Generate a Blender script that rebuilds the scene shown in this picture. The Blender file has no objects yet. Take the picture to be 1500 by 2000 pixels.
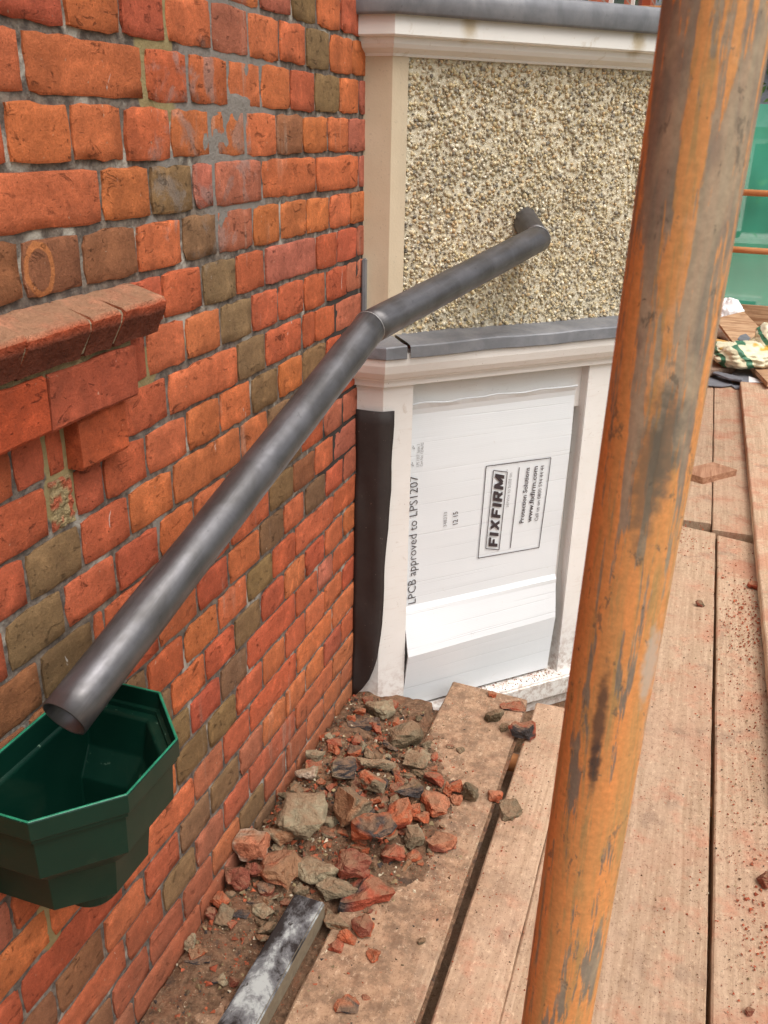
import bpy, bmesh, math, random
import numpy as np
from mathutils import Vector, Matrix, noise as mn

sc = bpy.context.scene
COL = sc.collection
rnd = random.Random(7)

# ------------------------------------------------------------------ camera
PPX, PPY, F = 750.0, 1000.0, 1769.37          # photo pixels (1500 x 2000)
R = np.array([[0.94492691, 0.14311849, -0.29433013],
              [0.32674975, -0.36130033, 0.87332507],
              [0.01864739, -0.92140066, -0.38816634]])
CAM = np.array([0.753, 0.0, 1.46])            # brick face is x = 0, deck top is z = 0
cd = bpy.data.cameras.new('camera'); co = bpy.data.objects.new('camera', cd); COL.objects.link(co)
cd.sensor_fit = 'HORIZONTAL'; cd.sensor_width = 36.0; cd.lens = 36.0 * F / 1500.0
cd.clip_start = 0.02; cd.clip_end = 1500
M = Matrix(((R[0, 0], -R[0, 1], -R[0, 2], CAM[0]), (R[1, 0], -R[1, 1], -R[1, 2], CAM[1]),
            (R[2, 0], -R[2, 1], -R[2, 2], CAM[2]), (0, 0, 0, 1)))
co.matrix_world = M
cd.dof.use_dof = True; cd.dof.focus_distance = 2.0; cd.dof.aperture_fstop = 34.0
sc.camera = co

# ------------------------------------------------------------------ sky, sun, exposure
SUN_EL, SUN_AZ = math.radians(62), math.radians(120)   # azimuth from +Y towards +X
w = bpy.data.worlds.new('World'); sc.world = w; w.use_nodes = True
nt = w.node_tree; nt.nodes.clear()
sky = nt.nodes.new('ShaderNodeTexSky'); sky.sky_type = 'NISHITA'; sky.sun_disc = False
sky.sun_elevation = SUN_EL; sky.sun_rotation = SUN_AZ
sky.air_density = 1.0; sky.dust_density = 8.0; sky.ozone_density = 0.6
hsv = nt.nodes.new('ShaderNodeHueSaturation'); hsv.inputs['Saturation'].default_value = 0.32
bg = nt.nodes.new('ShaderNodeBackground'); bg.inputs['Strength'].default_value = 0.13
ow = nt.nodes.new('ShaderNodeOutputWorld')
nt.links.new(sky.outputs[0], hsv.inputs['Color']); nt.links.new(hsv.outputs[0], bg.inputs[0]); nt.links.new(bg.outputs[0], ow.inputs[0])
sd = bpy.data.lights.new('sun', 'SUN'); sd.energy = 1.15; sd.angle = math.radians(50); sd.color = (1.0, 0.95, 0.88)
so = bpy.data.objects.new('sun', sd); COL.objects.link(so)
so.rotation_euler = Vector((math.sin(SUN_AZ) * math.cos(SUN_EL), math.cos(SUN_AZ) * math.cos(SUN_EL), math.sin(SUN_EL))).to_track_quat('Z', 'Y').to_euler()
sc.view_settings.view_transform = 'Standard'; sc.view_settings.look = 'None'
sc.view_settings.gamma = 1.0; sc.view_settings.use_curve_mapping = False
sc.view_settings.exposure = 0.24
sc.cycles.max_bounces = 6; sc.cycles.transparent_max_bounces = 8

# ------------------------------------------------------------------ pixel helpers (a pixel is a direction; the plane it lies on is known)
def ray(p): return R @ np.array([p[0] - PPX, p[1] - PPY, F])
def on(p, n, c):
    n = np.array(n, float); r = ray(p); t = (c - n @ CAM) / (n @ r); return CAM + r * t
def on_x(p, x): return on(p, (1, 0, 0), x)
def on_y(p, y): return on(p, (0, 1, 0), y)
def on_z(p, z): return on(p, (0, 0, 1), z)
def dep(q): return float((R.T @ (np.array(q) - CAM))[2])
def proj(q):
    c = R.T @ (np.array(q, float) - CAM); return PPX + F * c[0] / c[2], PPY + F * c[1] / c[2]

# ------------------------------------------------------------------ object helpers
def tag(o, label, cat, group=None, kind=None):
    if label: o['label'] = label
    if cat: o['category'] = cat
    if group: o['group'] = group
    if kind: o['kind'] = kind
    return o
def empty(name, loc=(0, 0, 0)):
    o = bpy.data.objects.new(name, None); COL.objects.link(o); o.location = loc; o.empty_display_size = 0.05
    return o
def link(name, me, mat, parent=None, loc=None, smooth=False):
    o = bpy.data.objects.new(name, me); COL.objects.link(o)
    if mat is not None: me.materials.append(mat)
    if smooth:
        for p in me.polygons: p.use_smooth = True
    if parent is not None:
        o.parent = parent; o.matrix_parent_inverse = Matrix.Translation(-Vector(parent.location))
    if loc is not None: o.location = loc
    return o
def mesh(name, v, f):
    me = bpy.data.meshes.new(name); me.from_pydata([tuple(map(float, a)) for a in v], [], f); me.update(); return me
def setcol(me, cols, name='bc'):
    """cols: one colour or one per vertex (linear rgb)"""
    a = me.color_attributes.new(name, 'FLOAT_COLOR', 'POINT')
    n = len(me.vertices)
    arr = np.ones((n, 4), np.float32)
    arr[:, :3] = np.array(cols, np.float32)
    a.data.foreach_set('color', arr.ravel())
def lin(r, g, b):
    f = lambda c: ((c / 255 + 0.055) / 1.055) ** 2.4 if c > 10 else c / 255 / 12.92
    return (f(r), f(g), f(b))
def box_me(name, x0, x1, y0, y1, z0, z1, bev=0.0, seg=2):
    bm = bmesh.new(); bmesh.ops.create_cube(bm, size=1)
    for v in bm.verts:
        v.co = Vector(((x0 + x1) / 2 + v.co.x * (x1 - x0), (y0 + y1) / 2 + v.co.y * (y1 - y0), (z0 + z1) / 2 + v.co.z * (z1 - z0)))
    if bev: bmesh.ops.bevel(bm, geom=bm.edges[:], offset=bev, segments=seg, affect='EDGES')
    me = bpy.data.meshes.new(name); bm.to_mesh(me); bm.free(); return me
def tube_me(name, pts, r, seg=24, cap=True, inner=None):
    """round tube along a polyline with mitred joints; r number or list"""
    pts = [Vector(p) for p in pts]; n = len(pts); rr = r if isinstance(r, (list, tuple)) else [r] * n
    V = []; Fc = []
    t0 = (pts[1] - pts[0]).normalized(); ref = Vector((0, 0, 1)) if abs(t0.z) < 0.9 else Vector((1, 0, 0))
    u = t0.cross(ref).normalized()
    for i in range(n):
        if i == 0: t = t0; s = 1
        elif i == n - 1: t = (pts[i] - pts[i - 1]).normalized()
        else: t = ((pts[i] - pts[i - 1]).normalized() + (pts[i + 1] - pts[i]).normalized()).normalized()
        u = (u - t * u.dot(t)).normalized(); v = t.cross(u)
        for k in range(seg):
            a = 2 * math.pi * k / seg
            V.append(pts[i] + (u * math.cos(a) + v * math.sin(a)) * rr[i])
    for i in range(n - 1):
        for k in range(seg):
            a = i * seg + k; b = i * seg + (k + 1) % seg
            Fc.append((a, b, b + seg, a + seg))
    if cap: Fc.append(tuple(range(seg))[::-1]); Fc.append(tuple(range((n - 1) * seg, n * seg)))
    me = mesh(name, V, Fc)
    bm = bmesh.new(); bm.from_mesh(me); bmesh.ops.recalc_face_normals(bm, faces=bm.faces[:]); bm.to_mesh(me); bm.free()
    return me
def sweep_me(name, prof, path, close_prof=False):
    """profile (out, z) swept along a plan path with mitres; outward is to the right of travel"""
    P = [Vector((p[0], p[1])) for p in path]; n = len(P); V = []; Fc = []; m = len(prof)
    for i in range(n):
        ds = []
        if i > 0: ds.append((P[i] - P[i - 1]).normalized())
        if i < n - 1: ds.append((P[i + 1] - P[i]).normalized())
        ns = [Vector((d.y, -d.x)) for d in ds]
        if len(ns) == 2:
            b = (ns[0] + ns[1]).normalized(); b = b / max(0.3, b.dot(ns[0]))
        else: b = ns[0]
        for (o, z) in prof: V.append((P[i].x + b.x * o, P[i].y + b.y * o, z))
    mm = m if close_prof else m - 1
    for i in range(n - 1):
        for k in range(mm):
            a = i * m + k; b = i * m + (k + 1) % m
            Fc.append((a, b, b + m, a + m))
    if close_prof: Fc.append(tuple(range(m))); Fc.append(tuple(range((n - 1) * m, n * m))[::-1])
    me = mesh(name, V, Fc)
    bm = bmesh.new(); bm.from_mesh(me); bmesh.ops.recalc_face_normals(bm, faces=bm.faces[:]); bm.to_mesh(me); bm.free()
    return me

# ------------------------------------------------------------------ material helper
class NT:
    def __init__(s, name):
        s.cache = {}; s.keep = []
        s.m = bpy.data.materials.new(name); s.m.use_nodes = True; s.t = s.m.node_tree; s.t.nodes.clear()
        s.out = s.t.nodes.new('ShaderNodeOutputMaterial')
        s.b = s.t.nodes.new('ShaderNodeBsdfPrincipled'); s.t.links.new(s.b.outputs[0], s.out.inputs[0])
        g = s.t.nodes.new('ShaderNodeNewGeometry'); s.pos = g.outputs['Position']; s.nor = g.outputs['Normal']
        tc = s.t.nodes.new('ShaderNodeTexCoord'); s.obj = tc.outputs['Object']
    def put(s, sock, v):
        if isinstance(v, bpy.types.NodeSocket): s.t.links.new(v, sock)
        elif sock.type == 'RGBA' and len(v) == 3: sock.default_value = (*v, 1)
        else: sock.default_value = v
    def math(s, op, a, b=0.0, clamp=False):
        n = s.t.nodes.new('ShaderNodeMath'); n.operation = op; n.use_clamp = clamp; s.put(n.inputs[0], a); s.put(n.inputs[1], b); return n.outputs[0]
    def vm(s, op, a, b):
        n = s.t.nodes.new('ShaderNodeVectorMath'); n.operation = op; s.put(n.inputs[0], a); s.put(n.inputs[1], b)
        return n.outputs['Value'] if op in ('LENGTH', 'DISTANCE', 'DOT_PRODUCT') else n.outputs[0]
    def xyz(s, v):
        n = s.t.nodes.new('ShaderNodeSeparateXYZ'); s.put(n.inputs[0], v); return n.outputs
    def noise(s, scale=5, detail=4, rough=0.55, dist=0.0, vec=None, st=None, col=False):
        key = (scale, detail, rough, dist, id(vec) if vec is not None else 0, st, col)
        if key in s.cache: return s.cache[key]
        vec = s.pos if vec is None else vec
        if st is not None: vec = s.vm('MULTIPLY', vec, st)
        n = s.t.nodes.new('ShaderNodeTexNoise'); s.put(n.inputs['Vector'], vec)
        n.inputs['Scale'].default_value = scale; n.inputs['Detail'].default_value = detail
        n.inputs['Roughness'].default_value = rough; n.inputs['Distortion'].default_value = dist
        s.cache[key] = n.outputs['Color'] if col else n.outputs[0]; s.keep.append(vec)
        return s.cache[key]
    def voro(s, scale=5, feat='F1', vec=None, rand=1.0, col=False):
        n = s.t.nodes.new('ShaderNodeTexVoronoi'); n.feature = feat; s.put(n.inputs['Vector'], s.pos if vec is None else vec)
        n.inputs['Scale'].default_value = scale; n.inputs['Randomness'].default_value = rand
        return n.outputs['Color'] if col else n.outputs['Distance']
    def ss(s, v, a, b):
        n = s.t.nodes.new('ShaderNodeMapRange'); n.interpolation_type = 'SMOOTHSTEP'
        s.put(n.inputs[0], v)
        if a < b: n.inputs[1].default_value = a; n.inputs[2].default_value = b; n.inputs[3].default_value = 0; n.inputs[4].default_value = 1
        else: n.inputs[1].default_value = b; n.inputs[2].default_value = a; n.inputs[3].default_value = 1; n.inputs[4].default_value = 0
        return n.outputs[0]
    def remap(s, v, a, b, c, d):
        n = s.t.nodes.new('ShaderNodeMapRange'); s.put(n.inputs[0], v)
        for i, x in enumerate((a, b, c, d)): n.inputs[i + 1].default_value = x
        return n.outputs[0]
    def mix(s, f, a, b, mode='MIX'):
        n = s.t.nodes.new('ShaderNodeMix'); n.data_type = 'RGBA'; n.blend_type = mode; s.put(n.inputs[0], f); s.put(n.inputs[6], a); s.put(n.inputs[7], b); return n.outputs[2]
    def mul(s, c, v):
        n = s.t.nodes.new('ShaderNodeVectorMath'); n.operation = 'SCALE'; s.put(n.inputs[0], c); s.put(n.inputs['Scale'], v); return n.outputs[0]
    def attr(s, name='bc'):
        n = s.t.nodes.new('ShaderNodeAttribute'); n.attribute_name = name; return n.outputs['Color']
    def rand(s): return s.t.nodes.new('ShaderNodeObjectInfo').outputs['Random']
    def blob(s, c, r, wob=0.35, scale=30, vec=None, soft=0.075):
        d = s.vm('SUBTRACT', s.pos if vec is None else vec, c); d = s.vm('MULTIPLY', d, tuple(1 / max(1e-4, k) for k in r)); l = s.vm('LENGTH', d, (0, 0, 0))
        nz = s.math('MULTIPLY', s.math('SUBTRACT', s.noise(scale, 3), 0.5), wob * 2)
        return s.ss(s.math('ADD', l, nz), 0.975 + soft, 0.975 - soft)
    def bump(s, h, strength=0.5, dist=0.002, prev=None):
        n = s.t.nodes.new('ShaderNodeBump'); s.put(n.inputs['Height'], h); n.inputs['Strength'].default_value = strength; n.inputs['Distance'].default_value = dist
        if prev is not None: s.t.links.new(prev, n.inputs['Normal'])
        return n.outputs[0]
    def done(s, col, rough=0.85, normal=None, metal=0.0, spec=0.4, **kw):
        s.put(s.b.inputs['Base Color'], col); s.put(s.b.inputs['Roughness'], rough); s.put(s.b.inputs['Metallic'], metal)
        s.b.inputs['Specular IOR Level'].default_value = spec
        if normal is not None: s.t.links.new(normal, s.b.inputs['Normal'])
        for k, v in kw.items(): s.put(s.b.inputs[k], v)
        return s.m

# ------------------------------------------------------------------ wall layout
S = 1.46
CH = 0.0513 * S                                      # course height 75 mm
def JZ(k): return (1.07 - 0.0513 * k) * S            # bed joint below course k
def s_at(x, z):
    lo, hi = 0.2, 3.2
    for _ in range(50):
        m = (lo + hi) / 2
        if proj((0, m, z))[0] < x: lo = m
        else: hi = m
    return lo

# ------------------------------------------------------------------ materials
# repointed stretches of the wall: photo pixel on the wall, half width, half height
MUSTARD = [((318, 20), .025, .07), ((300, 95), .045, .025), ((283, 150), .018, .07), ((320, 207), .05, .022), ((285, 720), .05, .02), ((180, 740), .25, .02), ((95, 870), .02, .05), ((123, 890), .015, .05), ((122, 965), .035, .05), ((272, 745), .05, .02), ((98, 1800), .025, .06)]
CEMENT = [((450, 20), .10, .05), ((485, 60), .05, .09), ((470, 118), .16, .03), ((368, 165), .02, .10), ((450, 212), .17, .03), ((408, 265), .03, .10), ((480, 270), .05, .06), ((430, 330), .06, .12), ((330, 320), .03, .02), ((312, 1000), .02, .06), ((470, 400), .11, .05), ((300, 450), .02, .02)]
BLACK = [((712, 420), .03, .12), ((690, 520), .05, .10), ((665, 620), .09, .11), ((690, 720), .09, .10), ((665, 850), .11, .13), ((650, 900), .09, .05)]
def m_brick():
    n = NT('fired_brick'); c = n.attr()
    y, z = n.xyz(n.pos)[1], n.xyz(n.pos)[2]
    c = n.mul(c, n.remap(n.noise(11, 6, 0.65, 0.3), 0.25, 0.75, 0.72, 1.25))
    hue = n.noise(22, 4, 0.6, 0.5)
    c = n.mix(n.ss(hue, 0.52, 0.72), c, n.mul(c, 1.32)); c = n.mix(n.math('MULTIPLY', n.ss(hue, 0.46, 0.3), 0.5), c, n.mix(0.4, c, (0.10, 0.035, 0.02)))
    cre = n.noise(34, 8, 0.72, 0.9, st=(1, 0.8, 1.6))
    crm = n.ss(cre, 0.405, 0.345)
    c = n.mix(n.math('MULTIPLY', n.math('MULTIPLY', crm, n.ss(n.noise(7, 3), 0.38, 0.6)), 0.6), c, n.mul(c, 0.35))
    pit = n.noise(170, 3, 0.6); pm = n.ss(pit, 0.335, 0.28)
    c = n.mix(n.math('MULTIPLY', pm, 0.7), c, n.mul(c, 0.22))
    fl = n.noise(120, 3, 0.5, 0.5); c = n.mix(n.math('MULTIPLY', n.ss(fl, 0.715, 0.75), 0.6), c, (0.5, 0.38, 0.27))
    # mortar smears and lime runs, vertical
    run = n.noise(26, 3, 0.6, 0.15, st=(1, 1, 0.10)); pat = n.noise(3.1, 3, 0.5)
    sm = n.math('MULTIPLY', n.math('MULTIPLY', n.ss(run, 0.60, 0.68), n.ss(pat, 0.50, 0.62)), n.ss(y, 1.05, 1.35))
    c = n.mix(n.math('MULTIPLY', sm, 0.4), c, (0.42, 0.33, 0.26))
    gs = n.math('MULTIPLY', n.blob((0, 1.33, 1.42), (0.2, 0.16, 0.16), 0.5, 14), n.ss(n.noise(16, 4, 0.6, 0.6), 0.5, 0.62))
    c = n.mix(n.math('MULTIPLY', gs, 0.45), c, (0.30, 0.27, 0.25))
    # white splashes
    sp = n.noise(34, 4, 0.55, 0.8, st=(1, 1.6, 0.55)); spm = n.ss(sp, 0.72, 0.745)
    c = n.mix(n.math('MULTIPLY', spm, 0.7), c, (0.62, 0.58, 0.53))
    # dust and dirt collected on the lowest courses
    dm = n.math('MULTIPLY', n.ss(n.math('ADD', z, n.math('MULTIPLY', n.math('SUBTRACT', n.noise(9, 4), 0.5), 0.25)), 0.42, -0.05), 0.5)
    c = n.mix(dm, c, (0.26, 0.14, 0.085))
    # ring mark on one header
    q = on_x((79, 527), 0.0); d = n.vm('LENGTH', n.vm('MULTIPLY', n.vm('SUBTRACT', n.pos, tuple(q)), (0, 1, 0.8)), (0, 0, 0))
    dd = n.math('ABSOLUTE', n.math('SUBTRACT', n.math('ADD', d, n.math('MULTIPLY', n.math('SUBTRACT', n.noise(60, 3), 0.5), 0.006)), 0.0235))
    c = n.mix(n.math('MULTIPLY', n.ss(dd, 0.0046, 0.0026), 0.65), c, lin(206, 130, 76))
    g1 = n.noise(75, 8, 0.78); c = n.mul(c, n.remap(g1, 0.3, 0.7, 0.78, 1.2)); g2 = n.noise(380, 4, 0.7); c = n.mul(c, n.remap(g2, 0.3, 0.7, 0.82, 1.16))
    h = n.math('ADD', n.math('MULTIPLY', crm, -0.9), n.math('MULTIPLY', g1, 1.1))
    h = n.math('ADD', h, n.math('MULTIPLY', pm, -0.5)); h = n.math('ADD', h, n.math('MULTIPLY', g2, 0.3))
    return n.done(c, 0.9, n.bump(h, 0.9, 0.0042), spec=0.25)

def m_mortar():
    n = NT('old_mortar')
    nz = n.noise(55, 6, 0.7); n2 = n.noise(14, 5, 0.6, 0.4)
    c = n.mix(n.ss(nz, 0.35, 0.7), lin(88, 80, 75), lin(140, 128, 116))
    c = n.mix(n.math('MULTIPLY', n.ss(n2, 0.54, 0.66), 0.8), c, lin(186, 180, 168))
    must = None
    for (p, ry, rz) in MUSTARD:
        q = on_x(p, 0); b = n.blob(tuple(q), (0.3, ry, rz), 0.25, 40); must = b if must is None else n.math('MAXIMUM', must, b)
    cem = None
    for (p, ry, rz) in CEMENT:
        q = on_x(p, 0); b = n.blob(tuple(q), (0.3, ry, rz), 0.2, 30); cem = b if cem is None else n.math('MAXIMUM', cem, b)
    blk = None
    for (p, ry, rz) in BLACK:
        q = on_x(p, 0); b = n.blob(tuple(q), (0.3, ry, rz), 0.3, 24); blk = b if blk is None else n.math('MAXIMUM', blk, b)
    c = n.mix(must, c, n.mix(nz, lin(128, 112, 76), lin(168, 152, 112)))
    c = n.mix(cem, c, n.mix(nz, lin(118, 112, 106), lin(150, 143, 136)))
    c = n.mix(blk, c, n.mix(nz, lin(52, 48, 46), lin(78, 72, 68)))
    h = n.math('ADD', nz, n.math('MULTIPLY', n.noise(260, 3, 0.6), 0.5))
    return n.done(c, 0.95, n.bump(h, 0.9, 0.004), spec=0.2)

def m_flat(name, col, var=0.15, sc_=20, rough=0.7, bump=0.2, bscale=80, dist=0.001, spec=0.4, metal=0.0):
    n = NT(name); c = n.mul(n.mix(0.0, col, col), n.remap(n.noise(sc_, 5, 0.6), 0.25, 0.75, 1 - var, 1 + var))
    return n.done(c, rough, n.bump(n.noise(bscale, 4, 0.6), bump, dist), metal, spec)

def m_pebbledash():
    n = NT('pebbledash_bed'); a = n.noise(130, 4, 0.6)
    c = n.mix(n.ss(a, 0.35, 0.65), lin(206, 192, 162), lin(234, 226, 204))
    return n.done(c, 0.95, n.bump(n.math('ADD', a, n.noise(420, 2)), 0.7, 0.004), spec=0.15)
def m_attr(name, var=0.2, s1=60, bump=0.5, dist=0.0015, bs=220, rough=0.9, dusty=None):
    n = NT(name); c = n.attr(); c = n.mul(c, n.remap(n.noise(s1, 5, 0.65), 0.25, 0.75, 1 - var, 1 + var))
    if dusty is not None:
        up = n.xyz(n.nor)[2]; k = n.math('MULTIPLY', n.ss(up, 0.2, 1.0), n.math('MULTIPLY', n.ss(n.noise(30, 4), 0.32, 0.56), 0.7))
        c = n.mix(k, c, dusty)
    return n.done(c, rough, n.bump(n.math('ADD', n.noise(bs, 4, 0.7), n.math('MULTIPLY', n.noise(bs / 4, 4, 0.7), 1.5)), bump, dist), spec=0.2)
def m_stone(name, base, lo, spots=0.3):
    n = NT(name); a = n.noise(12, 5, 0.6)
    c = n.mix(a, lo, base); sp = n.ss(n.noise(160, 3, 0.6), 0.62, 0.7)
    c = n.mix(n.math('MULTIPLY', sp, spots), c, n.mul(c, 0.5))
    st = n.noise(18, 4, 0.6, 0.2, st=(1, 1, 0.15)); c = n.mix(n.math('MULTIPLY', n.ss(st, 0.5, 0.7), 0.22), c, n.mul(c, 0.72))
    return n.done(c, 0.85, n.bump(n.math('ADD', n.noise(240, 3), n.noise(40, 3)), 0.35, 0.0012), spec=0.25)
def m_paint():
    n = NT('white_joinery_paint'); z = n.xyz(n.pos)[2]
    a = n.noise(9, 5, 0.6); c = n.mix(a, lin(226, 222, 216), lin(240, 238, 235))
    dirt = n.noise(34, 6, 0.7, 0.6); c = n.mix(n.math('MULTIPLY', n.ss(dirt, 0.60, 0.74), 0.35), c, lin(170, 148, 125))
    gr = n.noise(20, 4, 0.6, 0.1, st=(1, 1, 8)); c = n.mix(n.math('MULTIPLY', n.ss(gr, 0.55, 0.75), 0.18), c, lin(196, 174, 158))
    spk = n.ss(n.noise(210, 2), 0.73, 0.76); c = n.mix(n.math('MULTIPLY', spk, 0.7), c, lin(120, 78, 55))
    # dust settled on the joinery near the deck
    c = n.mix(n.math('MULTIPLY', n.math('MULTIPLY', n.ss(z, 0.16, -0.08), n.ss(n.noise(50, 5, 0.7), 0.42, 0.66)), 0.6), c, lin(150, 112, 88))
    return n.done(c, 0.5, n.bump(n.noise(90, 4, 0.6), 0.15, 0.001), spec=0.4)
def m_cornice():
    n = NT('stained_cornice_paint'); a = n.noise(8, 5, 0.6); z = n.xyz(n.pos)[2]
    c = n.mix(a, lin(232, 230, 224), lin(241, 240, 236)); edge = n.noise(30, 5, 0.65, 0.4)
    c = n.mix(n.math('MULTIPLY', n.ss(edge, 0.58, 0.72), 0.35), c, lin(176, 156, 120))
    for p in [(911, 50), (1240, 82)]:
        q = on(p, (1, -1, 0), -1.9408); b = n.blob(tuple(q), (0.022, 0.022, 0.03), 0.35, 45, soft=.55); c = n.mix(n.math('MULTIPLY', b, 0.7), c, lin(168, 142, 78))
    return n.done(c, 0.55, n.bump(n.noise(120, 3), 0.12, 0.001), spec=0.35)
def m_lead(name, lo, hi, rough=0.5, metal=0.55, streak=0.55):
    n = NT(name)
    a = n.noise(14, 6, 0.62, 0.5); b = n.noise(60, 4, 0.6, 0.3); vec = n.obj
    st = n.noise(9, 5, 0.6, 0.25, vec=vec, st=(6, 6, 0.55))
    c = n.mix(n.ss(a, 0.3, 0.7), lo, hi); c = n.mix(n.math('MULTIPLY', n.ss(st, 0.52, 0.66), streak), c, n.mul(hi if not isinstance(hi, tuple) else n.mix(0, hi, hi), 1.45))
    c = n.mix(n.math('MULTIPLY', n.ss(b, 0.64, 0.72), 0.4), c, n.mul(n.mix(0, lo, lo), 0.6))
    rg = n.remap(n.noise(24, 4, 0.6, vec=vec, st=(3, 3, 0.6)), 0.3, 0.7, rough - 0.1, rough + 0.14)
    h = n.math('ADD', n.noise(16, 3, 0.5), n.math('MULTIPLY', n.noise(90, 4), 0.15))
    return n.done(c, rg, n.bump(h, 0.35, 0.004), metal, 0.4)
def m_pole():
    n = NT('worn_orange_scaffold_paint'); v = n.pos; z = n.xyz(v)[2]
    A = n.noise(1, 7, 0.7, 0.35, st=(75, 75, 7)); B = n.noise(1, 6, 0.7, 0.4, st=(170, 170, 11)); C = n.noise(1, 4, 0.6, 0.6, st=(34, 34, 14))
    org = n.mix(n.ss(A, 0.38, 0.62), lin(214, 150, 92), lin(232, 152, 90))
    c = n.mix(n.math('MULTIPLY', n.ss(B, 0.48, 0.62), 0.7), org, lin(172, 144, 96))
    c = n.mix(n.math('MULTIPLY', n.ss(C, 0.56, 0.66), 0.55), c, lin(216, 168, 128))
    wear = n.remap(z, 1.16, 1.42, 0.0, 0.12)           # the upper length is rubbed down to the steel
    g = n.math('ADD', A, wear); gm = n.ss(n.math('ADD', n.math('MULTIPLY', g, 0.6), n.math('MULTIPLY', B, 0.4)), 0.545, 0.568)
    steel = n.mix(n.ss(C, 0.4, 0.6), lin(124, 120, 112), lin(164, 150, 130))
    c = n.mix(n.math('MULTIPLY', gm, 0.85), c, steel)
    sp = n.noise(1, 5, 0.7, 0.9, st=(120, 120, 42)); c = n.mix(n.math('MULTIPLY', n.ss(sp, 0.665, 0.70), 0.75), c, lin(62, 52, 50))
    ch = n.noise(95, 6, 0.75, 0.4, st=(1, 1, .45)); c = n.mix(n.math('MULTIPLY', n.ss(ch, 0.60, 0.625), 0.7), c, lin(112, 100, 86)); c = n.mul(c, n.remap(n.noise(260, 5, .75), .3, .7, .82, 1.16))
    # one long scratch and a chalky rub
    for (p, ry, rz, col, k) in [((1172, 1405), .0035, .035, lin(70, 60, 58), .8), ((1163, 1490), .003, .018, lin(70, 60, 58), .8), ((1268, 1310), .004, .024, lin(196, 182, 168), .7), ((1300, 870), .006, .030, lin(104, 98, 88), .8), ((1268, 920), .007, .04, lin(108, 98, 84), .7)]:
        q = on_y(p, 0.457); b = n.blob(tuple(q), (ry, 0.05, rz), 0.8, 150, soft=.5); c = n.mix(n.math('MULTIPLY', b, k), c, col)
    h = n.math('ADD', n.math('MULTIPLY', gm, -0.6), n.math('MULTIPLY', sp, 0.4)); h = n.math('ADD', h, n.math('MULTIPLY', n.noise(500, 3), 0.2))
    return n.done(c, 0.62, n.bump(h, 0.4, 0.0006), 0.0, 0.35)
def m_tube():
    n = NT('orange_scaffold_tube'); a = n.noise(1, 5, 0.6, 0.4, st=(6, 30, 30)); b = n.noise(7, 4)
    c = n.mix(n.ss(a, 0.4, 0.6), lin(214, 140, 88), lin(232, 164, 112)); c = n.mix(n.math('MULTIPLY', n.ss(b, 0.54, 0.64), 0.7), c, lin(128, 118, 104))
    return n.done(c, 0.6, n.bump(a, 0.2, 0.001), 0.0, 0.35)
def m_deck():
    n = NT('weathered_scaffold_board'); r = n.rand(); off = n.math('MULTIPLY', r, 37.0)
    cv = n.t.nodes.new('ShaderNodeCombineXYZ'); n.put(cv.inputs[0], off); n.put(cv.inputs[1], off); n.put(cv.inputs[2], off); pv = n.vm('ADD', n.pos, cv.outputs[0])
    x, y = n.xyz(n.pos)[0], n.xyz(n.pos)[1]
    gr = n.noise(1, 6, 0.62, 0.6, vec=pv, st=(95, 3.2, 60)); g2 = n.noise(1, 5, 0.6, 0.3, vec=pv, st=(260, 9, 60)); bl = n.noise(3.2, 5, 0.6, 0.4, vec=pv)
    c = n.mix(n.ss(gr, 0.32, 0.68), lin(164, 137, 112), lin(187, 160, 135)); c = n.mix(n.math('MULTIPLY', n.ss(g2, 0.55, 0.7), 0.18), c, lin(128, 98, 76))
    c = n.mix(n.math('MULTIPLY', n.ss(bl, 0.45, 0.7), 0.5), c, lin(180, 146, 122))
    c = n.mix(n.math('MULTIPLY', n.ss(n.noise(7, 5, 0.65, 0.3, vec=pv), 0.56, 0.7), 0.45), c, lin(122, 100, 86))
    c = n.mix(n.math('MULTIPLY', n.ss(n.noise(11, 6, 0.7, 0.2), 0.50, 0.70), 0.5), c, lin(186, 122, 96))   # red brick dust
    # brown dirt trodden over the boards beside the wall
    dirt = n.math('MULTIPLY', n.ss(n.math('ADD', x, n.math('MULTIPLY', n.math('SUBTRACT', n.noise(6, 4), 0.5), 0.35)), 0.60, 0.38), n.ss(y, 3.0, 2.2))
    c = n.mix(n.math('MULTIPLY', dirt, 0.8), c, n.mix(n.ss(n.noise(26, 6, 0.75), .35, .65), lin(104, 80, 62), lin(170, 136, 108)))
    sm = n.math('MULTIPLY', n.ss(n.noise(5.5, 6, 0.7, 0.5), 0.5, 0.66), n.ss(x, 0.75, 0.3)); c = n.mix(n.math('MULTIPLY', sm, 0.55), c, lin(106, 88, 76))
    fine = n.noise(75, 7, 0.8, st=(1.3, .8, 1)); c = n.mix(n.math('MULTIPLY', n.ss(fine, 0.54, 0.66), 0.5), c, lin(222, 194, 164)); c = n.mix(n.math('MULTIPLY', n.ss(fine, 0.46, 0.34), 0.7), c, lin(112, 82, 64))
    rd = n.math('MULTIPLY', n.ss(n.noise(4.5, 5, 0.65, 0.4), 0.5, 0.62), n.ss(x, 0.78, 1.05)); c = n.mix(n.math('MULTIPLY', rd, 0.42), c, lin(164, 94, 70)); c = n.mul(c, n.remap(r, 0, 1, 0.92, 1.14))
    spk = n.noise(260, 3, 0.6); c = n.mix(n.math('MULTIPLY', n.ss(spk, 0.62, 0.68), 0.8), c, lin(92, 62, 48))
    h = n.math('ADD', n.math('MULTIPLY', gr, .4), n.math('MULTIPLY', fine, 0.9)); h = n.math('ADD', h, n.math('MULTIPLY', spk, 0.5))
    return n.done(c, 0.92, n.bump(h, 0.6, 0.0022), spec=0.2)
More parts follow.
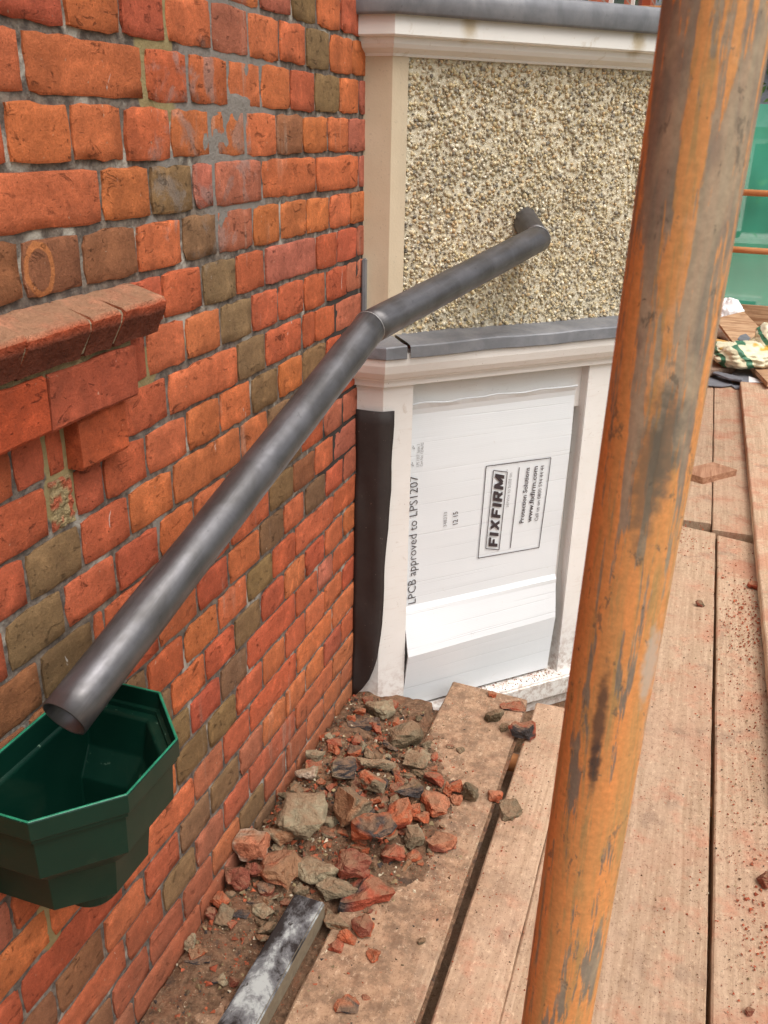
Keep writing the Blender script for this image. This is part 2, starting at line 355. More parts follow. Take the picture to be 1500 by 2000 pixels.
def m_board_edge(): pass
def m_dirt():
    n = NT('brick_dust_and_dirt'); a = n.noise(60, 6, 0.75); b = n.noise(14, 5, 0.6, 0.3)
    c = n.mix(n.ss(a, 0.3, 0.7), lin(96, 74, 58), lin(158, 124, 98)); c = n.mix(n.math('MULTIPLY', n.ss(b, 0.5, 0.64), 0.4), c, lin(150, 100, 74))
    c = n.mix(n.math('MULTIPLY', n.ss(n.noise(24, 4), 0.57, 0.66), 0.6), c, lin(66, 60, 58))
    sp = n.noise(240, 3); c = n.mix(n.ss(sp, 0.66, 0.7), c, lin(188, 168, 140)); c = n.mix(n.ss(n.noise(200, 3, 0.6, 0.3), 0.66, 0.7), c, lin(176, 88, 54))
    return n.done(c, 0.95, n.bump(n.math('ADD', a, n.noise(200, 4, 0.7)), 1.0, 0.008), spec=0.15)
def m_sheet():
    n = NT('white_fluted_plastic'); sx = n.attr('uvc'); v = n.xyz(sx)[1]
    a = n.noise(6, 4); c = n.mix(a, lin(224, 229, 233), lin(232, 236, 239))
    fl = n.noise(1, 3, 0.6, 0.0, vec=sx, st=(1.2, 46, 1)); c = n.mix(n.math('MULTIPLY', n.ss(fl, 0.55, 0.75), 0.12), c, lin(200, 202, 206))
    fine = n.math('SINE', n.math('MULTIPLY', v, 1250.0))
    ln = n.noise(1, 2, 0.5, 0.0, vec=sx, st=(0.6, 95, 1)); lm = n.ss(ln, 0.66, 0.70); c = n.mix(n.math('MULTIPLY', lm, 0.22), c, lin(176, 178, 182))
    per = n.math('SINE', n.math('ADD', n.math('MULTIPLY', v, 2 * math.pi / .046), n.math('MULTIPLY', n.noise(1, 2, .5, 0, vec=sx, st=(.5, 7, 1)), 5.0))); pl_ = n.math('MULTIPLY', n.ss(per, .975, .995), n.ss(n.noise(1, 2, .5, 0, vec=sx, st=(3, 40, 1)), .4, .6)); c = n.mix(n.math('MULTIPLY', pl_, .15), c, lin(172, 176, 182))
    dirt = n.noise(40, 6, 0.7, 0.5); c = n.mix(n.math('MULTIPLY', n.ss(dirt, 0.64, 0.74), 0.22), c, lin(170, 150, 132))
    h = n.math('ADD', n.math('MULTIPLY', fine, 0.05), n.math('MULTIPLY', lm, -0.8)); h = n.math('ADD', n.math('ADD', h, n.math('MULTIPLY', pl_, -.9)), n.math('MULTIPLY', fl, 0.7))
    return n.done(c, 0.42, n.bump(h, 0.35, 0.0014), spec=0.45)
def m_membrane():
    n = NT('black_damp_membrane'); a = n.noise(30, 5, 0.6); c = n.mix(a, lin(44, 38, 37), lin(62, 55, 53)); sp = n.noise(130, 3); c = n.mix(n.math('MULTIPLY', n.ss(sp, 0.7, 0.74), 0.6), c, lin(130, 118, 108))
    return n.done(c, 0.6, n.bump(n.noise(12, 3), 0.25, 0.004), spec=0.35)
def m_green():
    n = NT('dark_green_plastic'); a = n.noise(14, 4); c = n.mix(a, lin(4, 38, 29), lin(6, 50, 37)); sp = n.noise(110, 3, 0.6); up = n.xyz(n.nor)[2]
    c = n.mix(n.math('MULTIPLY', n.math('MULTIPLY', n.ss(sp, 0.66, 0.71), n.ss(up, 0.3, 0.8)), 0.6), c, lin(120, 150, 128))
    c = n.mix(n.math('MULTIPLY', n.ss(n.noise(9, 5, 0.6, 0.5), 0.55, 0.7), 0.12), c, lin(70, 82, 62))
    return n.done(c, n.remap(a, 0.3, 0.7, 0.36, 0.5), n.bump(n.noise(60, 3), 0.06, 0.001), spec=0.32)
def m_batten():
    n = NT('black_and_white_worn_paint'); a = n.noise(1, 6, 0.62, 0.6, st=(11, 5.0, 9)); b = n.noise(75, 5, 0.7, 0.5); z = n.xyz(n.nor)[2]
    k = n.math('ADD', a, n.math('MULTIPLY', n.math('SUBTRACT', b, 0.5), 0.22))
    top = n.mix(n.ss(k, 0.46, 0.56), lin(38, 33, 32), lin(104, 104, 106)); top = n.mix(n.ss(k, 0.545, 0.64), top, lin(168, 172, 170))
    top = n.mix(n.math('MULTIPLY', n.ss(n.noise(52, 3, 0.6, 0.5, st=(1.2, .45, 1)), 0.66, 0.69), .9), top, lin(46, 42, 38))
    c = n.mix(n.ss(z, 0.3, 0.8), n.mix(b, lin(92, 78, 60), lin(150, 140, 120)), top)
    return n.done(c, 0.6, n.bump(b, 0.3, 0.001), spec=0.35)
def m_net():
    n = NT('green_debris_netting'); a = n.noise(2.5, 4); c = n.mix(a, lin(72, 192, 156), lin(104, 216, 182))
    wv = n.math('MULTIPLY', n.math('SINE', n.math('MULTIPLY', n.xyz(n.pos)[0], 900)), n.math('SINE', n.math('MULTIPLY', n.xyz(n.pos)[2], 900)))
    n.put(n.b.inputs['Alpha'], n.remap(wv, -1, 1, 0.52, 0.78))
    return n.done(c, 0.7, None, spec=0.2)
def m_wood(name, lo, hi, ax=(4, 60, 60)):
    n = NT(name); g = n.noise(1, 6, 0.62, 0.5, vec=n.obj, st=ax); b = n.noise(9, 5); c = n.mix(n.ss(g, 0.3, 0.7), lo, hi); c = n.mix(n.math('MULTIPLY', n.ss(b, 0.55, 0.7), 0.4), c, n.mul(n.mix(0, lo, lo), 0.75))
    return n.done(c, 0.85, n.bump(g, 0.35, 0.0015), spec=0.25)
def m_farbrick():
    n = NT('distant_brickwork'); t = n.t.nodes.new('ShaderNodeTexBrick'); cv = n.t.nodes.new('ShaderNodeCombineXYZ'); x = n.xyz(n.pos)
    n.put(cv.inputs[0], n.math('ADD', x[1], x[0])); n.put(cv.inputs[1], x[2]); n.put(t.inputs['Vector'], cv.outputs[0])
    t.inputs['Scale'].default_value = 1; t.inputs['Brick Width'].default_value = 0.225; t.inputs['Row Height'].default_value = 0.075; t.inputs['Mortar Size'].default_value = 0.006
    n.put(t.inputs['Color1'], lin(178, 92, 62)); n.put(t.inputs['Color2'], lin(150, 74, 52)); n.put(t.inputs['Mortar'], lin(140, 128, 116))
    c = n.mul(t.outputs[0], n.remap(n.noise(4, 4), 0.3, 0.7, 0.8, 1.2))
    return n.done(c, 0.9, n.bump(t.outputs['Fac'], -0.5, 0.004), spec=0.2)
def m_glass():
    n = NT('dark_window_glass'); return n.done(n.mix(n.noise(3), lin(40, 46, 52), lin(70, 78, 84)), 0.1, None, spec=0.6)
def m_ink(name, col): 
    n = NT(name); return n.done(n.mul(n.mix(0, col, col), n.remap(n.noise(70, 4), 0.3, 0.7, 0.85, 1.3)), 0.6, None, spec=0.2)

MB, MM = m_brick(), m_mortar()
M_PEB = m_attr('pebbles', 0.18, 90, 0.4, 0.0015, 260)
M_DASH = m_pebbledash()
M_STONE = m_stone('pilaster_render', lin(218, 204, 178), lin(198, 180, 152))
M_PAINT, M_CORN = m_paint(), m_cornice()
M_LEAD = m_lead('lead_flashing', lin(118, 120, 125), lin(142, 143, 147), 0.55, 0.3, 0.06)
M_PIPE = m_lead('lead_pipe_metal', lin(94, 92, 92), lin(114, 113, 116), 0.41, 0.72, 0.3)
M_SOLD = m_flat('solder_bead', lin(168, 168, 168), 0.3, 200, 0.45, 0.6, 300, 0.001, 0.5, 0.6)
M_POLE, M_TUBE = m_pole(), m_tube()
M_DECK, M_DIRT = m_deck(), m_dirt()
M_SHEET, M_MEMB, M_GREEN, M_BATT, M_NET = m_sheet(), m_membrane(), m_green(), m_batten(), m_net()
M_RUB = m_attr('rubble', 0.32, 70, 1.0, 0.006, 150, 0.92, lin(150, 118, 92))
M_CRUMB = m_attr('crumbs', 0.2, 90, 0.4, 0.001)
M_WOOD = m_wood('raw_timber', lin(150, 112, 82), lin(198, 164, 130))
M_WOODR = m_wood('reddish_timber', lin(140, 98, 74), lin(180, 138, 110), (60, 4, 60))
M_SLATE = m_flat('grey_slate', lin(112, 114, 120), 0.25, 18, 0.6, 0.4, 70, 0.002)
M_FAR, M_GLASS = m_farbrick(), m_glass()
M_INK, M_INKL = m_ink('black_ink', lin(66, 58, 60)), m_ink('faint_ink', lin(150, 150, 152))
M_WHITE = m_flat('white_plastic', lin(240, 240, 240), 0.06, 15, 0.5, 0.3, 30, 0.004)

# ================================================================== GROUND AND FAR SETTING
def m_ground():
    n = NT('ground_surface'); c = n.mix(n.ss(n.noise(0.25, 5), 0.42, 0.6), lin(120, 116, 110), lin(104, 112, 78)); c = n.mul(c, n.remap(n.noise(3, 5), 0.3, 0.7, 0.8, 1.2))
    return n.done(c, 0.95, n.bump(n.noise(12, 5), 0.4, 0.02), spec=0.2)
g = link('ground', mesh('ground', [(-600, -600, -3), (600, -600, -3), (600, 600, -3), (-600, 600, -3)], [(0, 1, 2, 3)]), m_ground()); tag(g, None, None, kind='structure')

# ================================================================== BRICK WALL
PAL = {'o': (212, 120, 74), 'r': (202, 104, 70), 'p': (192, 112, 86), 'm': (146, 114, 80), 'b': (158, 104, 72), 'g': (126, 102, 70)}
ROWS = {
 -1: "505 p 570 m 620 o 666 r 722", 0: "-70 r 122 o 233 r 323 o 412 p 484 o 546 o 598 m 645 o 689 o 722",
 1: "-60 o 46 o 281 r 367 o 446 o 510 o 567 r 616 m 663 o 702 p 722", 2: "-80 r 10 o 139 o 242 r 334 o 411 o 480 o 541 b 592 o 641 o 681 p 720",
 3: "-110 o 199 o 294 m 378 p 419 p 512 o 618 o 701 p 720", 4: "-60 b 45 b 163 b 268 o 357 m 425 p 495 o 549 o 600 o 644 o 684 o 711",
 5: "-40 r 60 r 160 r 240 r 318 r 396 m 461 r 518 p 618 r 659 r 697 p 714", 6: "-50 r 60 r 150 r 286 o 363 o 432 m 492 r 544 r 595 r 637 r 677 p 702",
 7: "-120 r 25 r 88 r 126 r 240 r 329 o 464 m 519 r 592 r 615 r 655 p 697", 8: "-130 r 95 x 146 r 203 r 287 o 366 o 431 o 492 m 544 o 592 m 637 r 668 r 696",
 9: "-60 r 54 m 160 r 254 o 339 o 472 o 524 m 569 m 605 r 650 r 696", 10: "-40 r 15 m 128 r 229 r 312 o 381 o 443 r 500 r 560 m 590 r 633 p 669 p 704",
 11: "-40 b 82 g 185 r 207 r 310 r 390 r 450 r 527 m 573 b 615 o 652 p 704", 12: "-50 b 60 b 130 r 230 r 310 o 387 r 448 o 508 m 555 o 596 m 636 r 671 p 702",
 13: "-40 r 60 o 150 r 210 m 289 r 361 o 428 o 484 m 533 r 577 r 652 r 701", 14: "-20 r 90 o 180 o 250 m 336 o 402 r 459 m 511 r 556 o 596 r 635 o 671 o 702",
 15: "-60 p 25 r 120 r 200 o 290 m 373 r 431 m 484 r 578 r 622 p 651 r 700", 16: "-90 o 97 o 170 r 250 o 346 m 408 m 462 r 514 o 558 r 597 o 634 o 669 r 701",
 17: "-60 r 45 r 239 o 380 p 438 r 489 r 580 o 650 o 700", 18: "-20 b 113 b 206 o 285 r 353 m 412 m 469 p 514 o 558 o 598 o 633 r 667 r 699",
 19: "-10 r 92 r 249 r 320 m 383 p 438 r 488 r 578 r 650 o 699", 20: "60 r 150 b 222 r 294 r 359 r 416 o 469 m 517 r 560 r 600 o 633 o 667 o 698",
 21: "100 p 264 r 393 r 440 p 498 m 540 r 580 o 655 o 697"}
def brick_data(w_, h_, seed, proud=0.0):
    """front face of one brick in local (x out, y along, z up); rounded arrises, uneven outline"""
    rg = random.Random(seed); nx = max(4, min(11, int(w_ / 0.02))); nz = 4
    e = 0.0028 / w_; us = [0, 0.0, e] + [e + (1 - 2 * e) * i / nx for i in range(1, nx)] + [1 - e, 1, 1]
    e = 0.0028 / h_; vs = [0, 0.0, e] + [e + (1 - 2 * e) * i / nz for i in range(1, nz)] + [1 - e, 1, 1]
    V = []; NU, NV = len(us), len(vs); o = Vector((rg.uniform(0, 99), rg.uniform(0, 99), rg.uniform(0, 99)))
    tilt = rg.uniform(-0.0012, 0.0012); bev = rg.uniform(0.0010, 0.0020)
    for j, v in enumerate(vs):
        for i, u in enumerate(us):
            y = (u - 0.5) * w_; z = (v - 0.5) * h_
            rim = i in (0, 1, NU - 2, NU - 1) or j in (0, 1, NV - 2, NV - 1)
            back = i in (0, NU - 1) or j in (0, NV - 1)
            ny = mn.noise(Vector((y * 45, z * 45, 0)) + o); nzv = mn.noise(Vector((z * 45, y * 45, 5)) + o)
            y += ny * 0.0024 * (1 if rim else .5); z += nzv * 0.0026 * (1 if rim else .5)
            # rounded corners
            cy = abs(u - .5) * 2; cz = abs(v - .5) * 2
            if cy > 0.9 and cz > 0.8 and rim: y -= math.copysign(0.0026, u - .5); z -= math.copysign(0.0022, v - .5)
            if rim and not back and mn.noise(Vector((y * 28, z * 28, 21)) + o) > .33: y -= math.copysign(.0022, u - .5) if cy > .9 else 0; z -= math.copysign(.0026, v - .5) if cz > .9 else 0
            x = 0.0 + proud
            if back: x = -0.022
            elif rim: x = proud - bev
            x += mn.noise(Vector((y * 30, z * 30, 9)) + o) * 0.0010 + tilt * (u - .5) * 2
            V.append((x, y, z, 0 if rim else 1))
    Fc = [(j * NU + i, j * NU + i + 1, (j + 1) * NU + i + 1, (j + 1) * NU + i) for j in range(NV - 1) for i in range(NU - 1)]
    return V, Fc
def crisp(me, V):
    for p in me.polygons: p.use_smooth = min(V[k][3] for k in p.vertices) > 0
def brick_col(c, rg):
    a = np.array(lin(*PAL[c])); a = a * rg.uniform(0.90, 1.12); a[1] *= rg.uniform(0.92, 1.08); a[2] *= rg.uniform(.92, 1.12); return a * 0.84
wall = empty('brick_wall', (0, 1.0, 0)); tag(wall, 'old red and mustard brick house wall filling the left side behind the lead pipe', 'wall')
HG = 0.0036
rest = []; seed = 0; patch_q = None; WALL_END = 2.09
def ledge_hides(k, y0, y1): return (k == 5 and y1 < 1.12) or (k == 6 and y1 < 1.07)
for k, txt in ROWS.items():
    tk = txt.split(); z0, z1 = JZ(k), JZ(k - 1); zc = (z0 + z1) / 2
    xs = [float(t) for t in tk[0::2]]; cs = tk[1::2]; ys = [s_at(x, zc) for x in xs]
    if xs[-1] > 690: ys[-1] = max(ys[-1], WALL_END)
    for i, c in enumerate(cs):
        seed += 1; rg = random.Random(seed * 13 + 5)
        y0, y1 = ys[i] + HG, ys[i + 1] - HG
        if c == 'x': patch_q = (y0, y1, z0, z1); continue
        if ledge_hides(k, y0, y1): continue
        V, Fc = brick_data(y1 - y0, CH - 0.0078 + rg.uniform(-.0015, .0015), seed, rg.uniform(-0.0008, 0.0016))
        me = mesh('brick', [q[:3] for q in V], Fc); setcol(me, brick_col(c, rg)); crisp(me, V)
        link('brick', me, MB, wall, ((0, (y0 + y1) / 2, zc + rg.uniform(-.0012, .0012))))
    # the course carries on out of the picture
    y = ys[0]
    while y > -0.9:
        L = rg.choice([0.112, 0.112, 0.224]); rest.append((y - L / 2, zc, L - 2 * HG, rg.choice('ooorrrpbm'))); y -= L
for k in range(-10, 0):
    zc = (JZ(k) + JZ(k - 1)) / 2; rg = random.Random(k + 500); y = WALL_END if k < -1 else s_at(505, zc)
    while y > -0.9:
        L = rg.choice([0.112, 0.112, 0.224]); rest.append((y - L / 2, zc, L - 2 * HG, rg.choice('ooorrrpbm'))); y -= L
V = []; Fc = []; Cc = []
for i, (y, z, L, c) in enumerate(rest):
    v, f = brick_data(L, CH - 0.0078, 9000 + i); b = len(V); V += [(a[0], a[1] + y, a[2] + z, a[3]) for a in v]; Fc += [tuple(q + b for q in t) for t in f]; Cc += [brick_col(c, random.Random(i))] * len(v)
me = mesh('brick_field', [q[:3] for q in V], Fc); setcol(me, np.array(Cc)); crisp(me, V); o = link('brick_field', me, MB, wall); o['kind'] = 'stuff'
# mortar bed: uneven grid just behind the brick faces
FL = [(on_x(p, 0), a, b) for p, a, b in CEMENT + BLACK + MUSTARD]
ny, nz = 380, 260; ya, yb, za, zb = -0.9, WALL_END, -0.06, 1.95
V = []; gy = [ya + (yb - ya) * i / ny for i in range(ny + 1)]; gz = [za + (zb - za) * j / nz for j in range(nz + 1)]
for z in gz:
    for y in gy:
        flush = max([math.exp(-((y - q[1]) / a) ** 2 - ((z - q[2]) / b) ** 2) for q, a, b in FL])
        V.append((-0.0036 + 0.0025 * min(1, flush * 1.3) + 0.0019 * (1 - .6 * flush) * mn.noise(Vector((y * 55, z * 55, 3))) + 0.0012 * mn.noise(Vector((y * 9, z * 9, 1))), y, z))
Fc = [(j * (ny + 1) + i, j * (ny + 1) + i + 1, (j + 1) * (ny + 1) + i + 1, (j + 1) * (ny + 1) + i) for j in range(nz) for i in range(ny)]
link('mortar', mesh('mortar', V, Fc), MM, wall, smooth=True)
link('wall_core', box_me('wall_core', -0.24, -0.012, -0.9, 9.0, -3.2, 3.3), M_FAR, wall)
# rough patch where a brick end was hacked off
if patch_q:
    y0, y1, z0, z1 = patch_q; V = []; n_ = 14
    for j in range(n_ + 1):
        for i in range(n_ + 1):
            y = y0 + (y1 - y0) * i / n_; z = z0 + (z1 - z0) * j / n_; e = 0 if i in (0, n_) or j in (0, n_) else 1
            V.append((-0.006 + e * (0.008 + 0.005 * mn.noise(Vector((y * 110, z * 110, 0)))), y, z))
    me = mesh('patch', V, [(j * (n_ + 1) + i, j * (n_ + 1) + i + 1, (j + 1) * (n_ + 1) + i + 1, (j + 1) * (n_ + 1) + i) for j in range(n_) for i in range(n_)])
    cc = []
    for v in me.vertices:
        t = mn.noise(Vector((v.co.y * 60, v.co.z * 60, 4))); cc.append(lin(176, 96, 70) if t > 0.02 else lin(158, 140, 104))
    setcol(me, np.array(cc)); link('mortar_patch', me, M_RUB, wall)

# corbelled ledge at the left: weathered moulded course, one course set out below it, one brick below that
def prism(name, prof, y0, y1, col, mat, seed, end_ch=0.0):
    """(x,z) profile swept along y in several stations, slightly uneven"""
    N = 9; V = []; m = len(prof); o = Vector((seed * 3.1, 7, 1))
    for i in range(N + 1):
        y = y0 + (y1 - y0) * i / N
        for (x, z) in prof:
            d = mn.noise(Vector((x * 40, y * 40, z * 40)) + o) * 0.0034
            V.append((x + d - (end_ch if (i == N and x > 0.02) else 0), y + (d if i in (0, N) else 0), z + d))
    Fc = [(i * m + k, i * m + (k + 1) % m, (i + 1) * m + (k + 1) % m, (i + 1) * m + k) for i in range(N) for k in range(m)]
    Fc += [tuple(range(m)), tuple(range(N * m, N * m + m))[::-1]]
    me = mesh(name, V, Fc); bm = bmesh.new(); bm.from_mesh(me); bmesh.ops.recalc_face_normals(bm, faces=bm.faces[:]); bm.to_mesh(me); bm.free()
    cc = []
    for v in me.vertices: cc.append(col(v.co) if callable(col) else col)
    setcol(me, np.array(cc)); return link(name, me, mat, wall)
zt = JZ(4) - 0.004; zb_ = JZ(5) + 0.004
ledge_prof = [(-0.02, zt), (0.012, zt - 0.004), (0.052, zt - 0.016), (0.0565, zt - 0.022), (0.054, zt - 0.034), (0.040, zb_ + 0.008), (0.037, zb_), (-0.02, zb_)]
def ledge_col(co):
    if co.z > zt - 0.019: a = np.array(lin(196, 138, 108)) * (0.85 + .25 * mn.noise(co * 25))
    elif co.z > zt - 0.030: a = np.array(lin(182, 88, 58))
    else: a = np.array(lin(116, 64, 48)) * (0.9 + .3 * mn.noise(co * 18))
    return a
yj = [on_x((x, y), 0.054)[1] for x, y in [(52, 700), (180, 660), (240, 640)]]
ends = [0.42, 0.60] + [yj[0], yj[1], yj[2], 1.108]
for i in range(len(ends) - 1):
    prism('ledge_brick', ledge_prof, ends[i] + 0.003, ends[i + 1] - 0.003, ledge_col, M_RUB, i)
prism('ledge_mortar', [(-0.02, zt - .003), (0.012, zt - .007), (0.0505, zt - .0195), (0.053, zt - .024), (0.0515, zt - .034), (0.036, zb_ + .004), (-0.02, zb_ + .002)], 0.43, 1.10, np.array(lin(168, 154, 130)), M_RUB, 20)
p6 = lambda x: [(-0.02, JZ(5) - 0.004), (x - .003, JZ(5) - 0.004), (x, JZ(5) - .008), (x, JZ(6) + .004), (x - .003, JZ(6)), (-0.02, JZ(6))]
y6 = [0.40, 0.62, on_x((100, 800), 0.035)[1], on_x((273, 735), 0.035)[1]]
for i in range(3):
    c6 = np.array(lin(176, 88, 62)) if i == 2 else np.array(lin(190, 86, 52))
    prism('corbel_brick', p6(0.034), y6[i] + .004, y6[i + 1] - .004, c6 * .9, MB, 31 + i)
prism('corbel_mortar', [(-0.02, JZ(5) + .004), (0.030, JZ(5) + .004), (0.028, JZ(6) + .006), (-0.02, JZ(6) + .006)], 0.41, y6[3] - .008, np.array(lin(140, 124, 92)), M_RUB, 40)
prism('corbel_brick', [(-0.02, JZ(6) - .003), (0.020, JZ(6) - .003), (0.023, JZ(6) - .008), (0.023, JZ(7) + .006), (0.020, JZ(7) + .001), (-0.02, JZ(7) + .001)], on_x((160, 900), .022)[1], on_x((243, 810), .022)[1], np.array(lin(188, 92, 56)) * .9, MB, 50)
# the house wall carries on beyond the bay: window reveals seen above the bay roof
for yw in (4.6, 6.3, 7.6):
    link('window_frame', box_me('window_frame', -0.10, 0.012, yw, yw + 0.06, 1.2, 3.0), M_PAINT, wall)
    link('window_pane', box_me('window_pane', -0.012, 0.004, yw + 0.06, yw + 0.7, 1.2, 3.0), M_GLASS, wall)
link('quoin_strip', box_me('quoin_strip', -0.02, 0.05, 8.5, 9.02, -3, 3.3, 0.004), M_FAR, wall)

# ================================================================== BAY WINDOW
bay = empty('bay_window', (0.35, 2.35, 0)); tag(bay, 'canted bay with pebbledash panel, white mouldings and lead flashings beyond the brick wall', 'bay window')
UPC, LOC = (0.0605, 2.0513), (0.0688, 2.0075)          # return corners of upper and lower faces
UX, LX = 0.600, 0.640
up_path = [(-0.02, 2.0513), UPC, (UX, UPC[1] + UX - UPC[0]), (UX, 4.2)]
lo_path = [(-0.02, 2.0075), LOC, (LX, LOC[1] + LX - LOC[0]), (LX, 4.2)]
Z = lambda zc: zc + 1.46
def cant(path_c, t, out=0.0): return (path_c[0] + (t + out) / 2 ** .5, path_c[1] + (t - out) / 2 ** .5)
def band(name, prof, path, mat, smooth=False, parent=bay): return link(name, sweep_me(name, prof, path), mat, parent, smooth=smooth)
ZB, ZTOP = Z(-0.475), Z(0.150)
band('core', [(-0.03, Z(0.25)), (-0.03, ZB)], up_path, M_DASH)
# pilaster: return and narrow strip of the cant
band('pilaster', [(-0.02, ZTOP + .01), (0.006, ZTOP + .01), (0.006, ZB - .01), (-0.02, ZB - .01)], [(-0.02, 2.0513), UPC, cant(UPC, 0.036)], M_STONE)
# pebbledash panel
bed = []; T0, T1 = 0.036, (UX - UPC[0]) * 2 ** .5
nt_, nz_ = 150, 130
for j in range(nz_ + 1):
    for i in range(nt_ + 1):
        t = T0 + (T1 - T0) * i / nt_; z = ZB + (ZTOP - ZB) * j / nz_
        d = 0.0022 * mn.noise(Vector((t * 90, z * 90, 0))) + 0.002 * mn.noise(Vector((t * 12, z * 12, 5)))
        x, y = cant(UPC, t, d - 0.001); bed.append((x, y, z))
panel = link('pebbledash_panel', mesh('pebbledash_panel', bed, [(j * (nt_ + 1) + i, j * (nt_ + 1) + i + 1, (j + 1) * (nt_ + 1) + i + 1, (j + 1) * (nt_ + 1) + i) for j in range(nz_) for i in range(nt_)]), M_DASH, bay, smooth=True)
bm = bmesh.new(); bmesh.ops.create_icosphere(bm, subdivisions=1, radius=1.0); bm.verts.ensure_lookup_table()
ICO_V = [v.co.copy() for v in bm.verts]; ICO_F = [tuple(v.index for v in f.verts) for f in bm.faces]; bm.free()
PEBC = [(196, 180, 148), (180, 168, 142), (168, 158, 138), (208, 192, 158), (218, 206, 176), (192, 176, 138), (140, 134, 122), (200, 174, 134), (228, 220, 198), (196, 186, 166), (170, 156, 130), (210, 194, 154)]
V = []; Fc = []; Cc = []; rg = random.Random(3)
nn = Vector((1, -1, 0)) / 2 ** .5; tt = Vector((1, 1, 0)) / 2 ** .5; zz = Vector((0, 0, 1))
for k in range(9000):
    t = rg.uniform(T0 + .004, T1); z = rg.uniform(ZB + .002, ZTOP - .004)
    a = rg.uniform(0.0028, 0.0060) * rg.choice([.75, 1, 1, 1.25]); b_ = a * rg.uniform(.55, .95); c_ = a * rg.uniform(.45, .8)
    rot = Matrix.Rotation(rg.uniform(0, 6.28), 3, 'X') @ Matrix.Rotation(rg.uniform(-.7, .7), 3, 'Y') @ Matrix.Rotation(rg.uniform(-.7, .7), 3, 'Z')
    x, y = cant(UPC, t, rg.uniform(-0.0006, 0.0020)); base = Vector((x, y, z)); b0 = len(V)
    for v in ICO_V:
        q = rot @ Vector((v.x * c_, v.y * a * rg.uniform(.8, 1.15), v.z * b_)); V.append(base + nn * q.x + tt * q.y + zz * q.z)
    Fc += [(f[0] + b0, f[1] + b0, f[2] + b0) for f in ICO_F]
    cc = np.array(lin(*rg.choice(PEBC))) * rg.uniform(.8, 1.15); Cc += [cc] * len(ICO_V)
me = mesh('pebbles', V, Fc); setcol(me, np.array(Cc)); po = link('pebbles', me, M_PEB, panel, smooth=True); po['kind'] = 'stuff'
po.parent = panel; po.matrix_parent_inverse = Matrix.Identity(4)
# cornice under the roof and lead capping
band('cornice', [(0.0, Z(.146)), (0.008, Z(.147)), (0.010, Z(.152)), (0.016, Z(.155)), (0.027, Z(.161)), (0.033, Z(.169)), (0.035, Z(.178)), (0.035, Z(.181)), (0.047, Z(.182)), (0.050, Z(.185)), (0.050, Z(.250)), (0.0, Z(.250))], up_path, M_CORN)
cap_path = [(-0.02, 2.0513), UPC, (UX, UPC[1] + UX - UPC[0]), (UX, 4.2)]
band('lead_capping', [(0.058, Z(.222)), (0.061, Z(.220)), (0.064, Z(.226)), (0.066, Z(.252)), (0.064, Z(.268)), (0.056, Z(.276)), (-0.03, Z(.281)), (-0.30, Z(.283))], cap_path, M_LEAD, True)
link('flat_roof', mesh('flat_roof', [(0, 2.0, Z(.278)), (UX - .1, 2.55, Z(.279)), (UX - .1, 4.2, Z(.279)), (0, 4.2, Z(.279))], [(0, 1, 2, 3)]), M_LEAD, bay)
# lead apron over the lower moulding: a corner piece and a long strip
ap = [(-0.050, Z(-.452)), (-0.02, Z(-.454)), (0.030, Z(-.458)), (0.046, Z(-.461)), (0.049, Z(-.464)), (0.051, Z(-.489)), (0.048, Z(-.491))]
lp1 = [(-0.02, 2.0075), LOC, cant(LOC, 0.036)]
me = sweep_me('lead_apron', ap, lp1)
for v in me.vertices: v.co += Vector((mn.noise(v.co * 31), mn.noise(v.co * 37 + Vector((4, 0, 0))), mn.noise(v.co * 41))) * 0.005
link('lead_apron', me, M_LEAD, bay)
steps = [cant(LOC, 0.043 + (0.757 - 0.043) * i / 24) for i in range(25)] + [(LX, LOC[1] + LX - LOC[0]), (LX, 4.2)]
me = sweep_me('lead_apron', [(a + .003, z + .002) for a, z in ap], steps)
for v in me.vertices: v.co += Vector((0, 0, 1)) * 0.0035 * mn.noise(Vector((v.co.x * 9, v.co.y * 9, 0)))
link('lead_apron', me, M_LEAD, bay)
# lower moulding
band('sill_moulding', [(0.0, Z(-.480)), (0.044, Z(-.481)), (0.046, Z(-.492)), (0.0455, Z(-.508)), (0.040, Z(-.527)), (0.031, Z(-.541)), (0.022, Z(-.546)), (0.021, Z(-.550)), (0.014, Z(-.551)), (0.013, Z(-.566)), (0.0, Z(-.568))], lo_path, M_PAINT)
